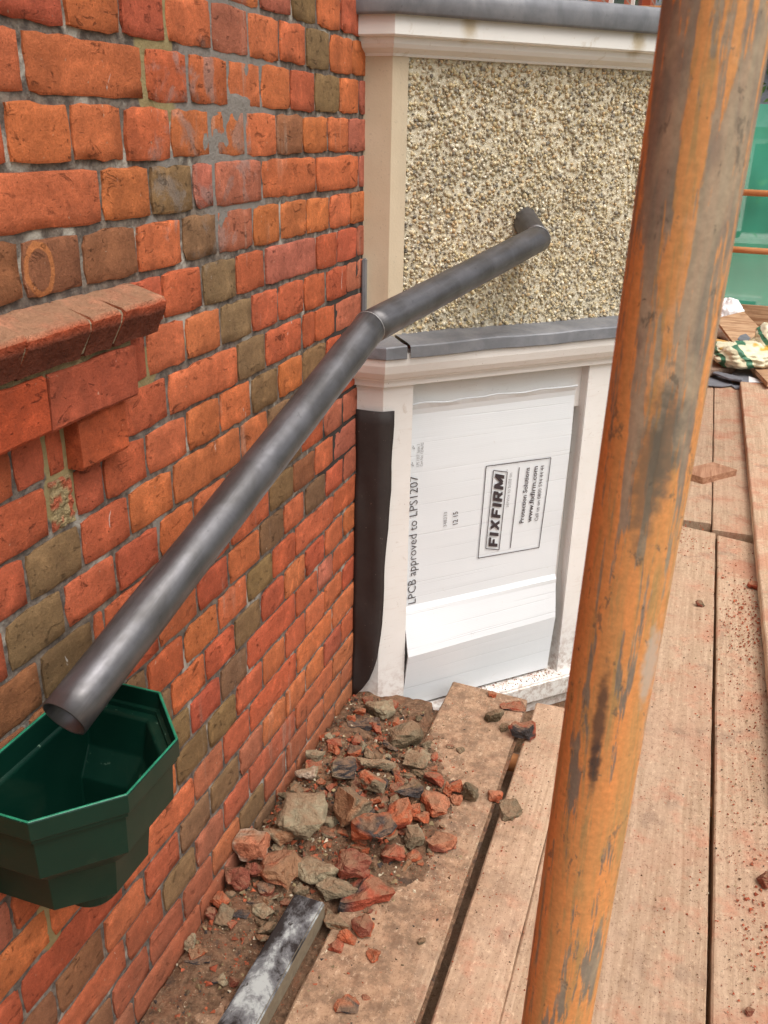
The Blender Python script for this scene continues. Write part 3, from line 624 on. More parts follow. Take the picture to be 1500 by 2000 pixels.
# joinery: corner post, head, right post, reveals, sill
TL, TR, TE = 0.081, 0.615, (LX - LOC[0]) * 2 ** .5
band('corner_post', [(-0.07, Z(-.560)), (0.0, Z(-.560)), (0.0, Z(-1.62)), (-0.07, Z(-1.62))], [(-.02, 2.0075), LOC, cant(LOC, TL)], M_PAINT)
link('right_post', sweep_me('right_post', [(-0.06, Z(-.560)), (0.0, Z(-.560)), (0.0, Z(-1.60)), (-0.06, Z(-1.60))], [cant(LOC, TR), (LX, LOC[1] + LX - LOC[0]), (LX, 4.2)]), M_PAINT, bay)
def cbox(name, t0, t1, o0, o1, z0, z1, mat, parent=bay, bev=0.0):
    pts = [cant(LOC, t0, o0), cant(LOC, t1, o0), cant(LOC, t1, o1), cant(LOC, t0, o1)]
    V = [(p[0], p[1], z0) for p in pts] + [(p[0], p[1], z1) for p in pts]
    me = mesh(name, V, [(0, 3, 2, 1), (4, 5, 6, 7), (0, 1, 5, 4), (1, 2, 6, 5), (2, 3, 7, 6), (3, 0, 4, 7)])
    bm = bmesh.new(); bm.from_mesh(me); bmesh.ops.recalc_face_normals(bm, faces=bm.faces[:])
    if bev: bmesh.ops.bevel(bm, geom=bm.edges[:], offset=bev, segments=2, affect='EDGES')
    bm.to_mesh(me); bm.free(); return link(name, me, mat, parent)
cbox('reveal', TR - 0.001, TR + .004, -.075, -.002, Z(-1.60), Z(-.56), M_PAINT)
cbox('head_rail', TL, TR, -.07, -.030, Z(-.690), Z(-.558), M_PAINT)
cbox('sash_stile', TR - .028, TR - .002, -.075, -.045, Z(-1.56), Z(-.6), M_PAINT)
cbox('back_board', TL - .02, TR + .02, -.09, -.060, Z(-1.62), Z(-.56), M_PAINT)
cbox('sill', TL - .01, TE + .03, -.08, .030, Z(-1.60), Z(-1.532), M_PAINT, bev=.006)
cbox('sill_board', 0.0, TE + .05, -.05, .012, Z(-1.64), Z(-1.602), M_PAINT)
cbox('skirt', 0.0, TE + .05, -.05, .09, Z(-4.4), Z(-1.642), M_DIRT)
# vertical lead soaker in the corner
link('lead_soaker', box_me('lead_soaker', 0.001, 0.010, 2.030, 2.0505, Z(-.47), Z(-.275), 0.003), M_LEAD, bay)

# ================================================================== BLACK MEMBRANE (hangs in the corner)
def mem_me():
    V = []; N = 24
    zt_, zb2 = Z(-.628), Z(-1.45)
    for j in range(N + 1):
        f = j / N; z = zt_ + (zb2 - zt_) * f
        pxr = float(np.interp(f, [0, .13, .26, .41, .55, .73, .85, .935, 1], [771, 766, 764, 756, 751, 746, 736, 718, 690])) + 2.0 * mn.noise(Vector((f * 9, 0, 0)))
        yy = 2.001 - 0.018 * f
        # right edge: width on the return
        lo, hi = 0.004, 0.25
        for _ in range(40):
            m = (lo + hi) / 2
            yk = yy if m < .069 else yy + (m - .069) * .8
            if proj((m, yk, z))[0] < pxr: lo = m
            else: hi = m
        wr = lo
        for i in range(9):
            x = 0.002 + (wr - 0.002) * i / 8; yk = yy if x < .069 else yy + (x - .069) * .8
            wob = 0.006 * mn.noise(Vector((x * 22, z * 8, 0))) - .02 * max(0, f - .75) * (i / 8)
            V.append((x, yk + wob, z))
    Fc = [(j * 9 + i, j * 9 + i + 1, (j + 1) * 9 + i + 1, (j + 1) * 9 + i) for j in range(N) for i in range(8)]
    return mesh('membrane', V, Fc)
mo = link('membrane_strip', mem_me(), M_MEMB, smooth=True); tag(mo, 'black damp-proof membrane strip hanging in the corner beside the white post', 'membrane')
s_ = mo.modifiers.new('thick', 'SOLIDIFY'); s_.thickness = 0.002; s_.offset = 1

# ================================================================== PROTECTIVE SHEET WITH PRINT
SO = -0.022
def on_sheet(p, out=SO):
    c = (LOC[0] - LOC[1]) + out * 2 ** .5
    q = on(p, (1, -1, 0), c); t = ((q[0] - LOC[0]) + (q[1] - LOC[1])) / 2 ** .5
    return t, q[2]
zt_s = on_sheet((980, 768))[1]; zk1 = on_sheet((800, 1185))[1]; zk2 = Z(-1.335); zbs = Z(-1.522)
prof = []
N1 = 40
for j in range(N1 + 1):
    f = j / N1; prof.append((SO + 0.004 * math.sin(f * 5), zt_s + (zk1 - zt_s) * f))
for j in range(1, 11): f = j / 10; prof.append((SO + 0.040 * f, zk1 + (zk2 - zk1) * f))
for j in range(1, 11): f = j / 10; prof.append((SO + 0.040 - 0.034 * f, zk2 + (zbs - zk2) * f))
NU = 24; V = []; UVC = []
for j, (o_, z) in enumerate(prof):
    for i in range(NU + 1):
        u = i / NU; t = TL + .002 + (TR - .026 - TL) * u
        ok = SO + (o_ - SO) * (1 - .55 * u) if o_ > SO + .005 else o_
        zk = z
        if j == 0: zk += 0.006 * mn.noise(Vector((u * 7, 0, 0))) ; ok += 0.012 + .004 * mn.noise(Vector((u * 5, 3, 0)))
        if j == 1: ok += 0.004
        ok += 0.0015 * mn.noise(Vector((u * 3, z * 8, 0)))
        x, y = cant(LOC, t, ok); V.append((x, y, zk)); UVC.append((u * .53, -z + zk * 0, 0))
me = mesh('sheet', V, [(j * (NU + 1) + i, (j + 1) * (NU + 1) + i, (j + 1) * (NU + 1) + i + 1, j * (NU + 1) + i + 1) for j in range(len(prof) - 1) for i in range(NU)])
setcol(me, np.array(UVC), 'uvc')
sheet = empty('protective_sheet', (0.35, 2.3, Z(-1.5))); tag(sheet, 'printed white fluted plastic sheet covering the window below the moulding, creased near its foot', 'plastic sheet')
sf = link('panel', me, M_SHEET, sheet, smooth=False); s_ = sf.modifiers.new('thick', 'SOLIDIFY'); s_.thickness = 0.004; s_.offset = -1
PO = SO + 0.0065
tdir = Vector((1, 1, 0)) / 2 ** .5
def spt(t, z, lift=0.0):
    f = (zt_s - z) / (zt_s - zk1); o_ = SO + 0.004 * math.sin(max(0, min(1, f)) * 5) + 0.0028 + lift
    x, y = cant(LOC, t, o_); return Vector((x, y, z))
def z2(x, y): return (780 + x / 4.412, 840 + y / 4.412)
def text(s, a, b, hpx, mat=M_INK, bold=0.0, name='lettering'):
    """print s so that its baseline runs from pixel a to pixel b on the sheet; cap height hpx pixels"""
    ta, za_ = on_sheet(a, SO + .003); tb, zb__ = on_sheet(b, SO + .003); L = math.hypot(tb - ta, zb__ - za_)
    cu = bpy.data.curves.new(name, 'FONT'); cu.body = s; cu.size = 1; cu.offset = bold; cu.resolution_u = 2
    to = bpy.data.objects.new('tmp', cu); COL.objects.link(to); dg = bpy.context.evaluated_depsgraph_get(); dg.update()
    me = bpy.data.meshes.new_from_object(to.evaluated_get(dg)); bpy.data.objects.remove(to); bpy.data.curves.remove(cu)
    xs = [v.co.x for v in me.vertices]; x0, x1 = min(xs), max(xs)
    q = spt(ta, za_); hm = hpx * dep(q) / F / max(.3, 0.80); sx = L / (x1 - x0); sy = hm / 0.70
    d = ((tb - ta) / L, (zb__ - za_) / L); nrm = (-d[1], d[0])
    for v in me.vertices:
        X = (v.co.x - x0) * sx; Y = v.co.y * sy
        v.co = spt(ta + d[0] * X + nrm[0] * Y, za_ + d[1] * X + nrm[1] * Y)
    return link(name, me, mat, sheet)
def stroke(pts, wpx=1.6, name='printed_line', closed=False, mat=M_INK):
    P = [on_sheet(p, SO + .003) for p in pts]; V = []; Fc = []
    segs = list(zip(P, P[1:] + P[:1])) if closed else list(zip(P, P[1:]))
    for (a, b) in segs:
        L = math.hypot(b[0] - a[0], b[1] - a[1]); hw = wpx * 2.4 / F / 2; nx_, ny_ = -(b[1] - a[1]) / L * hw, (b[0] - a[0]) / L * hw
        K = 6
        for k in range(K):
            f0, f1 = k / K, (k + 1) / K; b0 = len(V)
            for f, sg in ((f0, 1), (f0, -1), (f1, -1), (f1, 1)):
                V.append(spt(a[0] + (b[0] - a[0]) * f + nx_ * sg, a[1] + (b[1] - a[1]) * f + ny_ * sg))
            Fc.append((b0, b0 + 1, b0 + 2, b0 + 3))
    return link(name, mesh(name, V, Fc), mat, sheet)
LET = {'F': (.62, [((0.11, 0), (.11, 1)), ((0, .89), (.62, .89)), ((0, .47), (.52, .47))]), 'I': (.26, [((.13, 0), (.13, 1))]), 'X': (.78, [((.13, 0), (.65, 1)), ((.65, 0), (.13, 1))]),
       'R': (.70, [((.11, 0), (.11, 1)), ((0, .89), (.56, .89)), ((.53, .98), (.53, .48)), ((0, .45), (.56, .45)), ((.34, .45), (.60, 0))]), 'M': (.96, [((.11, 0), (.11, 1)), ((.85, 0), (.85, 1)), ((.13, .96), (.48, .12)), ((.48, .12), (.83, .96))])}
def block(word, c00, c10, c11, c01, sw=.115):
    C = [np.array(on_sheet(p, SO + .003)) for p in (c00, c10, c11, c01)]; tot = sum(LET[k][0] for k in word) + .12 * (len(word) - 1); x0 = 0; V = []; Fc = []
    def at(u, v): q = (C[0] * (1 - u) + C[1] * u) * (1 - v) + (C[3] * (1 - u) + C[2] * u) * v; return spt(q[0], q[1])
    for k in word:
        for (a, b) in LET[k][1]:
            dx, dy = b[0] - a[0], b[1] - a[1]; L = math.hypot(dx, dy); nx2, ny2 = -dy / L * sw, dx / L * sw; b0 = len(V)
            for (p, sg) in ((a, 1), (a, -1), (b, -1), (b, 1)):
                V.append(at((x0 + p[0] + nx2 * sg) / tot, min(1, max(0, p[1] + ny2 * sg))))
            Fc.append((b0, b0 + 1, b0 + 2, b0 + 3))
        x0 += LET[k][0] + .12
    return link('lettering', mesh('lettering', V, Fc), M_INK, sheet)
block('FIXFIRM', z2(849, 1010), z2(901, 388), z2(822, 372), z2(773, 1003))
text('service to build on', z2(940, 662), z2(968, 364), 6.2, M_INKL)
text('Protection Solutions', z2(1072, 800), z2(1118, 318), 8, bold=0.012)
text('www.fixfirm.com', z2(1140, 792), z2(1188, 306), 8.5, bold=0.012)
text('Call us on 0800 594 44 44', z2(1196, 782), z2(1243, 298), 6.4)
text('LPCB approved to LPS1207', z2(148, 1492), z2(155, 385), 14, bold=-0.008)
text('12 15', z2(503, 808), z2(504, 698), 9)
text('348233', z2(408, 830), z2(410, 702), 6, M_INKL)
text('LPS 1207: Issue 3', z2(165, 308), z2(172, 116), 5, M_INKL)
text('Cert No: 1234a/02', z2(196, 306), z2(205, 104), 5, M_INKL)
text('R', z2(928, 345), z2(930, 333), 2.5, M_INKL)
stroke([z2(742, 308), z2(1300, 235), z2(1210, 1016), z2(685, 1108)], 1.7, closed=True)
stroke([z2(805, 344), z2(925, 358), z2(865, 1036), z2(750, 1025)], 1.7, closed=True)
stroke([z2(1028, 318), z2(962, 1020)], 1.7)
stroke([z2(106, 148), z2(130, 160), z2(112, 130)], 1.0, mat=M_INKL); stroke([z2(92, 290), z2(118, 308), z2(104, 272)], 1.0, mat=M_INKL)

# ================================================================== LEAD PIPE
pipe = empty('lead_pipe', (0.19, 1.56, 1.10)); tag(pipe, 'bent grey lead pipe running from the pebbledash panel down to the green hopper', 'pipe')
PR = 0.031
PE, PB, PL = np.array((0.098, 0.743, 0.794)), np.array((0.192, 1.560, 1.127)), np.array((0.370, 2.230, 1.228))
PW = np.array((0.318, 2.322, 1.266))
def lerp(a, b, f): return a + (b - a) * f
def pipe_obj(name, a, b, r0, r1, seg=40, n=26, open_=False, na=None, nb=None, dent=0.0007):
    """straight pipe a->b in its own frame (local z along the axis); ends cut on given plane normals"""
    a, b = Vector(a), Vector(b); ax = (b - a).normalized(); L = (b - a).length
    rot = ax.to_track_quat('Z', 'Y').to_matrix(); V = []; Fc = []
    def cut(q, pl, nv): return q if nv is None else q - ax * ((q - pl).dot(nv) / ax.dot(nv))
    for i in range(n + 1):
        f = i / n; c = a + ax * L * f
        for k in range(seg):
            th = 2 * math.pi * k / seg; dv = rot @ Vector((math.cos(th), math.sin(th), 0)); r = r0 + (r1 - r0) * f
            q = c + dv * (r + dent * mn.noise(Vector((c.y * 14, th * 1.3, 2))) * (0 if i in (0, n) else 1))
            if i == 0: q = cut(q, a, na)
            if i == n: q = cut(q, b, nb)
            V.append(rot.transposed() @ (q - a))
    for i in range(n):
        for k in range(seg):
            p = i * seg + k; q = i * seg + (k + 1) % seg; Fc.append((p, q, q + seg, p + seg))
    me = mesh(name, V, Fc); o = link(name, me, M_PIPE, pipe, smooth=True)
    o.parent = pipe; o.matrix_parent_inverse = Matrix.Identity(4)
    o.matrix_local = Matrix.Translation(a - Vector(pipe.location)) @ rot.to_4x4()
    s_ = o.modifiers.new('thick', 'SOLIDIFY'); s_.thickness = 0.003; s_.offset = -1
    return o
d1 = Vector(PB - PE).normalized(); d2 = Vector(PL - PB).normalized(); d3 = Vector(PW - PL).normalized()
n12 = (d1 + d2).normalized(); n23 = (d2 + d3).normalized()
pipe_obj('lower_pipe', PE, PB, PR, PR, nb=n12); pipe_obj('upper_pipe', PB, PL, PR, PR, na=n12, nb=n23); pipe_obj('outlet_stub', PL, PW, PR, PR, n=6, na=n23)
def bead(c, nv, frac=1.0, name='solder_seam', r=PR):
    c = Vector(c); nv = Vector(nv); u = nv.cross(Vector((0, 0, 1))).normalized(); v = nv.cross(u); pts = []; rr = []
    for k in range(61):
        th = 2 * math.pi * k / 60; pts.append(c + (u * math.cos(th) + v * math.sin(th)) * (r + 0.0002)); rr.append(0.0007 + 0.0011 * abs(mn.noise(Vector((k * .9, c.x * 9, 0)))))
    return link(name, tube_me(name, pts, rr, 6, False), M_SOLD, pipe, smooth=True)
bead(PB, n12, r=PR * 1.0); bead(PL, n23, r=PR * 1.03)
# mortar collar round the outlet
# ================================================================== GREEN HOPPER
hop = empty('rainwater_hopper', (0.1, .769, .52)); tag(hop, 'dark green plastic rainwater hopper on the brick wall under the pipe end', 'hopper')
XB = 0.006; H_OUT = [(XB, .631), (.1256, .631), (.2030, .7105), (.2030, .8245), (.1250, .908), (XB, .908)]
def ring(inset, z, back=0.0):
    cy = .7695; hw = .1385
    return [(XB + back + (0 if x <= XB else (x - XB) * (1 - inset / .197) - back), cy + (y - cy) * (1 - inset / hw), z) for x, y in H_OUT]
def shell(name, levels, capend=False, mat=M_GREEN, bev=True):
    V = []; Fc = []
    for lv in levels: V += ring(*lv)
    m = 6
    for L in range(len(levels) - 1):
        for k in range(m): a = L * m + k; b = L * m + (k + 1) % m; Fc.append((a, b, b + m, a + m))
    if capend: Fc.append(tuple(range((len(levels) - 1) * m, len(levels) * m)))
    me = mesh(name, V, Fc); bm = bmesh.new(); bm.from_mesh(me); bmesh.ops.recalc_face_normals(bm, faces=bm.faces[:]); bm.to_mesh(me); bm.free()
    o = link(name, me, mat, hop); b = o.modifiers.new('soft', 'BEVEL'); b.width = 0.0022; b.segments = 2; b.limit_method = 'ANGLE'; b.angle_limit = 0.4
    return o
ZH = .735
shell('rim', [(.004, ZH - .034, .005), (.004, ZH - .001, .005), (.003, ZH, .004), (.001, ZH, .001), (0, ZH - .001), (0, ZH - .026), (.009, ZH - .028)])
M_RIM = m_flat('green_rim_highlight', lin(34, 122, 92), .35, 60, .4, .2, 90, .001)  # lighter green paints the light caught along the rim, on a strip of its own
shell('rim_highlight', [(.0036, ZH + .0004, .0046), (.0030, ZH + .0012, .004), (.0010, ZH + .0012, .001), (.0004, ZH + .0004, .0004)], mat=M_RIM)
shell('body', [(.009, ZH - .028), (.012, .640, .0005), (.044, .602, .001), (.050, .545, .0015), (.080, .522, .002), (.080, .521, .002)], True)
shell('inner_bowl', [(.004, ZH - .034, .005), (.020, ZH - .036, .008), (.022, ZH - .040, .009), (.030, .640, .010), (.055, .60, .011), (.060, .54, .012)], True)
link('outlet', tube_me('outlet', [(.085, .7695, .53), (.085, .7695, .512), (.085, .7695, .497), (.085, .7695, .490)], [.040, .038, .036, .030], 28), M_GREEN, hop, smooth=False)

# ================================================================== SCAFFOLD POLE
def pole_me():
    top, bot = Vector((0.751, 0.4665, 1.93)), Vector((0.7135, 0.4935, -0.001)); n = 40
    pts = [top.lerp(bot, i / n) for i in range(n + 1)]
    return tube_me('pole', pts, 0.02415, 48)
po_ = link('scaffold_pole', pole_me(), M_POLE, smooth=True); tag(po_, 'worn orange upright scaffold tube close in front at the right', 'scaffold pole')

# ================================================================== SCAFFOLD DECK
deck = empty('scaffold_deck', (0.8, 2, -0.04)); tag(deck, None, None, kind='structure')
def plank(x0, x1, y0, y1, z=0.0, ang=0.0, skew=0.0, th=0.038, name='plank', parent=None, mat=None):
    rg = random.Random(int(x0 * 1000 + y0 * 77)); N = max(4, int((y1 - y0) / 0.06)); V = []; w_ = x1 - x0
    prof_ = [(0, -th), (0, -.004), (.004, 0), (w_ * .33, .0), (w_ * .66, .0), (w_ - .004, 0), (w_, -.004), (w_, -th)]; m = len(prof_)
    sd = rg.uniform(0, 90)
    for i in range(N + 1):
        for (x, zz_) in prof_:
            y = y0 + (y1 - y0) * i / N
            if i == N: y += skew * x + 0.003 * mn.noise(Vector((x * 40, sd, 0)))
            wx = 0.0016 * mn.noise(Vector((y * 7, sd, x * 3))) + (0.0012 * mn.noise(Vector((y * 55, sd, x * 9))) if x in (0, w_) else 0)
            V.append((x0 + x + wx + ang * (y - y0), y, z + zz_ + 0.001 * mn.noise(Vector((y * 3, x * 5, sd)))))
    Fc = [(i * m + k, i * m + (k + 1) % m, (i + 1) * m + (k + 1) % m, (i + 1) * m + k) for i in range(N) for k in range(m)]
    Fc += [tuple(range(m)), tuple(range(N * m, N * m + m))[::-1]]
    me = mesh(name, V, Fc); bm = bmesh.new(); bm.from_mesh(me); bmesh.ops.recalc_face_normals(bm, faces=bm.faces[:]); bm.to_mesh(me); bm.free()
    return link(name, me, mat or M_DECK, deck if parent is None else parent)
plank(0.010, 0.214, -0.6, 2.02, -0.002, skew=-.12)
plank(0.242, 0.462, -0.6, 2.165, 0.003, skew=-.08)
plank(0.487, 0.601, 0.53, 2.15, 0.0, skew=.02)      # the board split along its length
plank(0.6022, 0.712, 0.53, 2.155, -0.0015)
plank(0.487, 0.712, -0.9, 0.43, 0.0)
plank(0.7155, 0.951, 0.53, 3.622, 0.001, skew=-.28)
plank(0.7155, 0.951, -0.9, 0.43, 0.001)
plank(0.9605, 1.186, -0.9, 3.553, -0.001, skew=-.28)
plank(1.190, 1.415, -0.9, 3.49, 0.001, skew=-.2)
plank(1.419, 1.644, -0.9, 3.44, 0.0, skew=-.2)
for i, x in enumerate((0.706, 0.9395, 1.170, 1.40)):
    plank(x, x + (0.228 if i == 0 else 0.225), 3.648 - .28 * (x - .706), 8.05, 0.006 + .001 * i, ang=-0.005)
plank(0.475, 0.700, 4.25, 8.05, 0.004, ang=-.004)
plank(0.15, 0.31, -.6, 1.95, -.141, mat=M_WOODR); plank(0.36, 0.56, -.6, 2.1, -.143); plank(0.84, 1.04, -.6, 7.9, -.141)
for y in (0.2, 1.02, 1.95, 3.2, 4.1, 5.4, 6.7, 7.9):
    t = link('transom', tube_me('transom', [(0.03 if y < 2.1 else .66, y, -.0645), (1.8, y + .01, -.0645)], 0.024, 16), M_TUBE, deck, smooth=True)
for x in (0.34, 1.3):
    link('ledger', tube_me('ledger', [(x, -.9, -.115), (x, 2.1 if x < .6 else 8.05, -.115)], 0.024, 16), M_TUBE, deck, smooth=True)

# ================================================================== LOOSE TIMBER AND METAL ON THE DECK
bt = on_z((577, 1740), .052); b2 = on_z((425, 1995), .052); b3 = on_z((635, 1762), .052)
def batten():
    y1, y0 = 1.250, 0.55; wx = 0.066; x1 = 0.160; xa = x1 - (y1 - y0) * 0.02
    me = box_me('batten', 0, wx, 0, y1 - y0, 0, .048, .0035, 2); o = link('painted_batten', me, M_BATT, None); o.location = (xa, y0, .004); o.rotation_euler = (0, 0, -0.020); return o
tag(batten(), 'flaking black and white painted batten lying by the wall at the bottom', 'batten')

stack = plank(1.100, 1.36, 1.9, 5.98, 0.052, ang=-0.006, th=.042, name='loose_board', parent=None); stack.parent = None; stack.matrix_parent_inverse = Matrix.Identity(4)
tag(stack, 'long loose board lying on the deck along the right edge', 'board')
off = on_z((1345, 925), 0.02); A = [on_z(p, .038)[:2] for p in [(1325, 918), (1374, 933), (1440, 917), (1392, 902)]]
V = [(a[0], a[1], .001) for a in A] + [(a[0], a[1], .038) for a in A]
me = mesh('offcut', V, [(3, 2, 1, 0), (4, 5, 6, 7), (0, 1, 5, 4), (1, 2, 6, 5), (2, 3, 7, 6), (3, 0, 4, 7)]); bm = bmesh.new(); bm.from_mesh(me); bmesh.ops.recalc_face_normals(bm, faces=bm.faces[:]); bmesh.ops.bevel(bm, geom=bm.edges[:], offset=.0015, segments=1, affect='EDGES'); bm.to_mesh(me); bm.free()
tag(link('wood_offcut', me, M_WOODR), 'small sawn wood offcut lying across a deck joint right of the pole', 'offcut')

# ------------------------------------------------------------------ far end of the deck
YN = 8.07
tb = link('toe_board', box_me('toe_board', 0.7, 3.2, YN - .03, YN + .01, .008, .20, .004), M_WOOD); tag(tb, 'brown timber toe board standing at the foot of the green netting', 'toe board')
for zc, lab in ((on_y((1480, 378), YN)[2], 'upper orange guard rail across the green netting'), (on_y((1480, 490), YN)[2], 'lower orange guard rail across the green netting')):
    tag(link('guard_rail', tube_me('guard_rail', [(0.55, YN - .06, zc + .012), (3.4, YN - .06, zc - .02)], 0.0242, 20), M_TUBE, smooth=True), lab, 'guard rail', 'guard rails at the end of the deck')
qr = on(((1240, 21)), (0, 1, 0), YN)
tag(link('guard_rail', tube_me('guard_rail', [(-0.1, YN - .02, qr[2] + .01), (3.4, YN - .02, qr[2] - .05)], 0.0242, 20), M_TUBE, smooth=True), 'orange scaffold rail glimpsed above the lead roof edge', 'guard rail', 'guard rails at the end of the deck')
for x in (3.0,):
    tag(link('scaffold_upright', tube_me('scaffold_upright', [(x, YN - .11, -3), (x, YN - .11, 3.6)], 0.0242, 20), M_TUBE, smooth=True), 'orange scaffold upright at the far outer corner of the deck', 'scaffold pole')
V = []; nx_, nz_ = 60, 40
for j in range(nz_ + 1):
    for i in range(nx_ + 1):
        x = 0.62 + 2.7 * i / nx_; top = 1.74 + .10 * mn.noise(Vector((x * 1.3, 0, 0))) + .10 * (x - 1.0); z = .02 + (top - .02) * j / nz_
        V.append((x, YN + .03 + .035 * mn.noise(Vector((x * 2.2, z * 1.4, 0))) + .02 * mn.noise(Vector((x * 7, z * 2, 4))), z))
tag(link('debris_netting', mesh('net', V, [(j * (nx_ + 1) + i, j * (nx_ + 1) + i + 1, (j + 1) * (nx_ + 1) + i + 1, (j + 1) * (nx_ + 1) + i) for j in range(nz_) for i in range(nx_)]), M_NET, smooth=True), 'translucent green debris netting hung behind the guard rails', 'netting')

# debris heap at the far end
def slab(name, pts, th, mat, label, cat, group=None, z=None):
    """flat piece from a 3-D outline, given thickness along its normal"""
    P = [Vector(p) for p in pts]; nv = Vector((0, 0, 0))
    for i in range(len(P)): nv += P[i].cross(P[(i + 1) % len(P)])
    nv.normalize()
    if nv.z < 0: nv = -nv
    n = len(P); V = [p - nv * th for p in P] + P
    Fc = [tuple(range(n))[::-1], tuple(range(n, 2 * n))] + [(i, (i + 1) % n, n + (i + 1) % n, n + i) for i in range(n)]
    me = mesh(name, V, Fc); bm = bmesh.new(); bm.from_mesh(me); bmesh.ops.recalc_face_normals(bm, faces=bm.faces[:]); bmesh.ops.bevel(bm, geom=bm.edges[:], offset=min(.002, th * .2), segments=1, affect='EDGES'); bm.to_mesh(me); bm.free()
    return tag(link(name, me, mat), label, cat, group)
def zp(p): return (1370 + p[0] / 9.09, 560 + p[1] / 9.09)      # crop used for the far heap
def pl(p, z): return on_z(zp(p), z)
slab('plywood_sheet', [on(zp(p), (0, .35, -1), .35 * 6.75 - .02) for p in [(240, 560), (750, 435), (1100, 790), (1050, 1060), (620, 1060)]], .022, M_WOOD, 'tilted plywood sheet on the debris heap below the netting', 'plywood')
slab('timber_board', [pl(p, .10) for p in [(930, 1440), (1400, 1180), (1500, 1600), (1180, 1700)]], .03, M_WOOD, 'flat timber board under the plastic bag at the right edge', 'board')
slab('timber_board', [pl(p, .075) for p in [(60, 1300), (180, 1250), (640, 1390), (600, 1440), (60, 1480)]], .04, m_wood('grey_timber', lin(128, 104, 88), lin(164, 140, 122)), 'grey timber board half hidden by the pole under the bag', 'board')
slab('timber_batten', [pl(p, .14) for p in [(150, 900), (480, 965), (470, 1010), (140, 950)]], .04, m_wood('yellow_timber', lin(176, 128, 66), lin(210, 164, 100)), 'small yellow timber batten end beside the plywood sheet', 'batten')
slab('roof_slate', [pl(p, .19) for p in [(640, 920), (690, 860), (790, 830), (930, 960), (880, 1010), (800, 1045)]], .006, M_SLATE, 'roof slate lying on the tilted plywood sheet', 'slate', 'broken roof slates on the debris heap')
slab('roof_slate', [pl(p, .05) for p in [(520, 1570), (640, 1430), (850, 1430), (920, 1560), (850, 1700), (480, 1640)]], .007, M_SLATE, 'largest grey roof slate leaning below the bag', 'slate', 'broken roof slates on the debris heap')
slab('roof_slate', [pl(p, .022) for p in [(70, 1600), (300, 1560), (520, 1650), (560, 1740), (350, 1765), (70, 1740)]], .008, M_SLATE, 'dark roof slate lying flat on the deck in front of the heap', 'slate', 'broken roof slates on the debris heap')
slab('roof_slate', [pl(p, .018) for p in [(545, 1760), (590, 1700), (700, 1740), (750, 1800), (600, 1800)]], .008, M_SLATE, 'smallest slate chip nearest the camera on the heap', 'slate', 'broken roof slates on the debris heap')
slab('roof_slate', [pl(p, .06) for p in [(200, 1520), (260, 1490), (740, 1610), (720, 1650), (480, 1620)]], .012, M_SLATE, 'narrow slate sliver crossing the other slates', 'slate', 'broken roof slates on the debris heap')
slab('paper_scrap', [pl(p, .055) for p in [(840, 1590), (1010, 1640), (1100, 1700), (840, 1690)]], .003, M_WHITE, 'white paper scrap tucked beside the slates', 'paper')
def lump(name, c, r, mat, label, cat, amp=.35, fr=3.0, seed=0, fold=0.0, col=None):
    bm = bmesh.new(); bmesh.ops.create_icosphere(bm, subdivisions=5, radius=1.0)
    for v in bm.verts:
        d = v.co.normalized(); k = 1 + amp * mn.noise(d * fr + Vector((seed, 0, 0))) + fold * abs(mn.noise(d * fr * 2.3 + Vector((0, seed, 0))))
        v.co = Vector((c[0] + d.x * r[0] * k, c[1] + d.y * r[1] * k, max(c[2] - r[2], c[2] + d.z * r[2] * k)))
    me = bpy.data.meshes.new(name); bm.to_mesh(me); bm.free(); return tag(link(name, me, mat, smooth=True), label, cat)
def m_bag():
    n = NT('printed_plastic_bag'); x = n.xyz(n.pos); a = n.noise(9, 3); c = n.mix(a, lin(214, 204, 160), lin(236, 232, 210))
    u = n.math('ADD', n.math('MULTIPLY', x[0], 1.0), n.math('MULTIPLY', x[2], 0.9)); s1 = n.noise(4.2, 2, 0.4, 0.8)
    st = n.math('SINE', n.math('ADD', n.math('MULTIPLY', u, 34.0), n.math('MULTIPLY', s1, 6.0)))
    c = n.mix(n.ss(st, 0.70, 0.8), c, lin(72, 124, 96)); c = n.mix(n.ss(n.noise(5, 2, 0.4), 0.62, 0.66), c, lin(206, 168, 70))
    return n.done(c, 0.4, n.bump(n.noise(14, 4, 0.6, 0.6), 0.6, 0.02), spec=0.45)
MBAG = m_bag()
q = pl((760, 1200), .15); lump('plastic_bag', (q[0], q[1], .15), (.22, .20, .075), MBAG, 'crumpled cream plastic bag with green lettering on the debris heap', 'plastic bag', .30, 1.6, 3, .22)
q = pl((1180, 950), .23); lump('plastic_bag', (q[0] + .03, q[1], .21), (.13, .14, .12), MBAG, 'puffed end of a cream and green plastic bag at the right edge', 'plastic bag', .3, 1.6, 9, .22)
q = on_y((1424, 606), 7.55); lump('white_sack', (q[0], 7.55, .155), (.115, .12, .15), M_WHITE, 'white sack standing behind the plywood by the netting', 'sack', .22, 2.2, 5, .15)

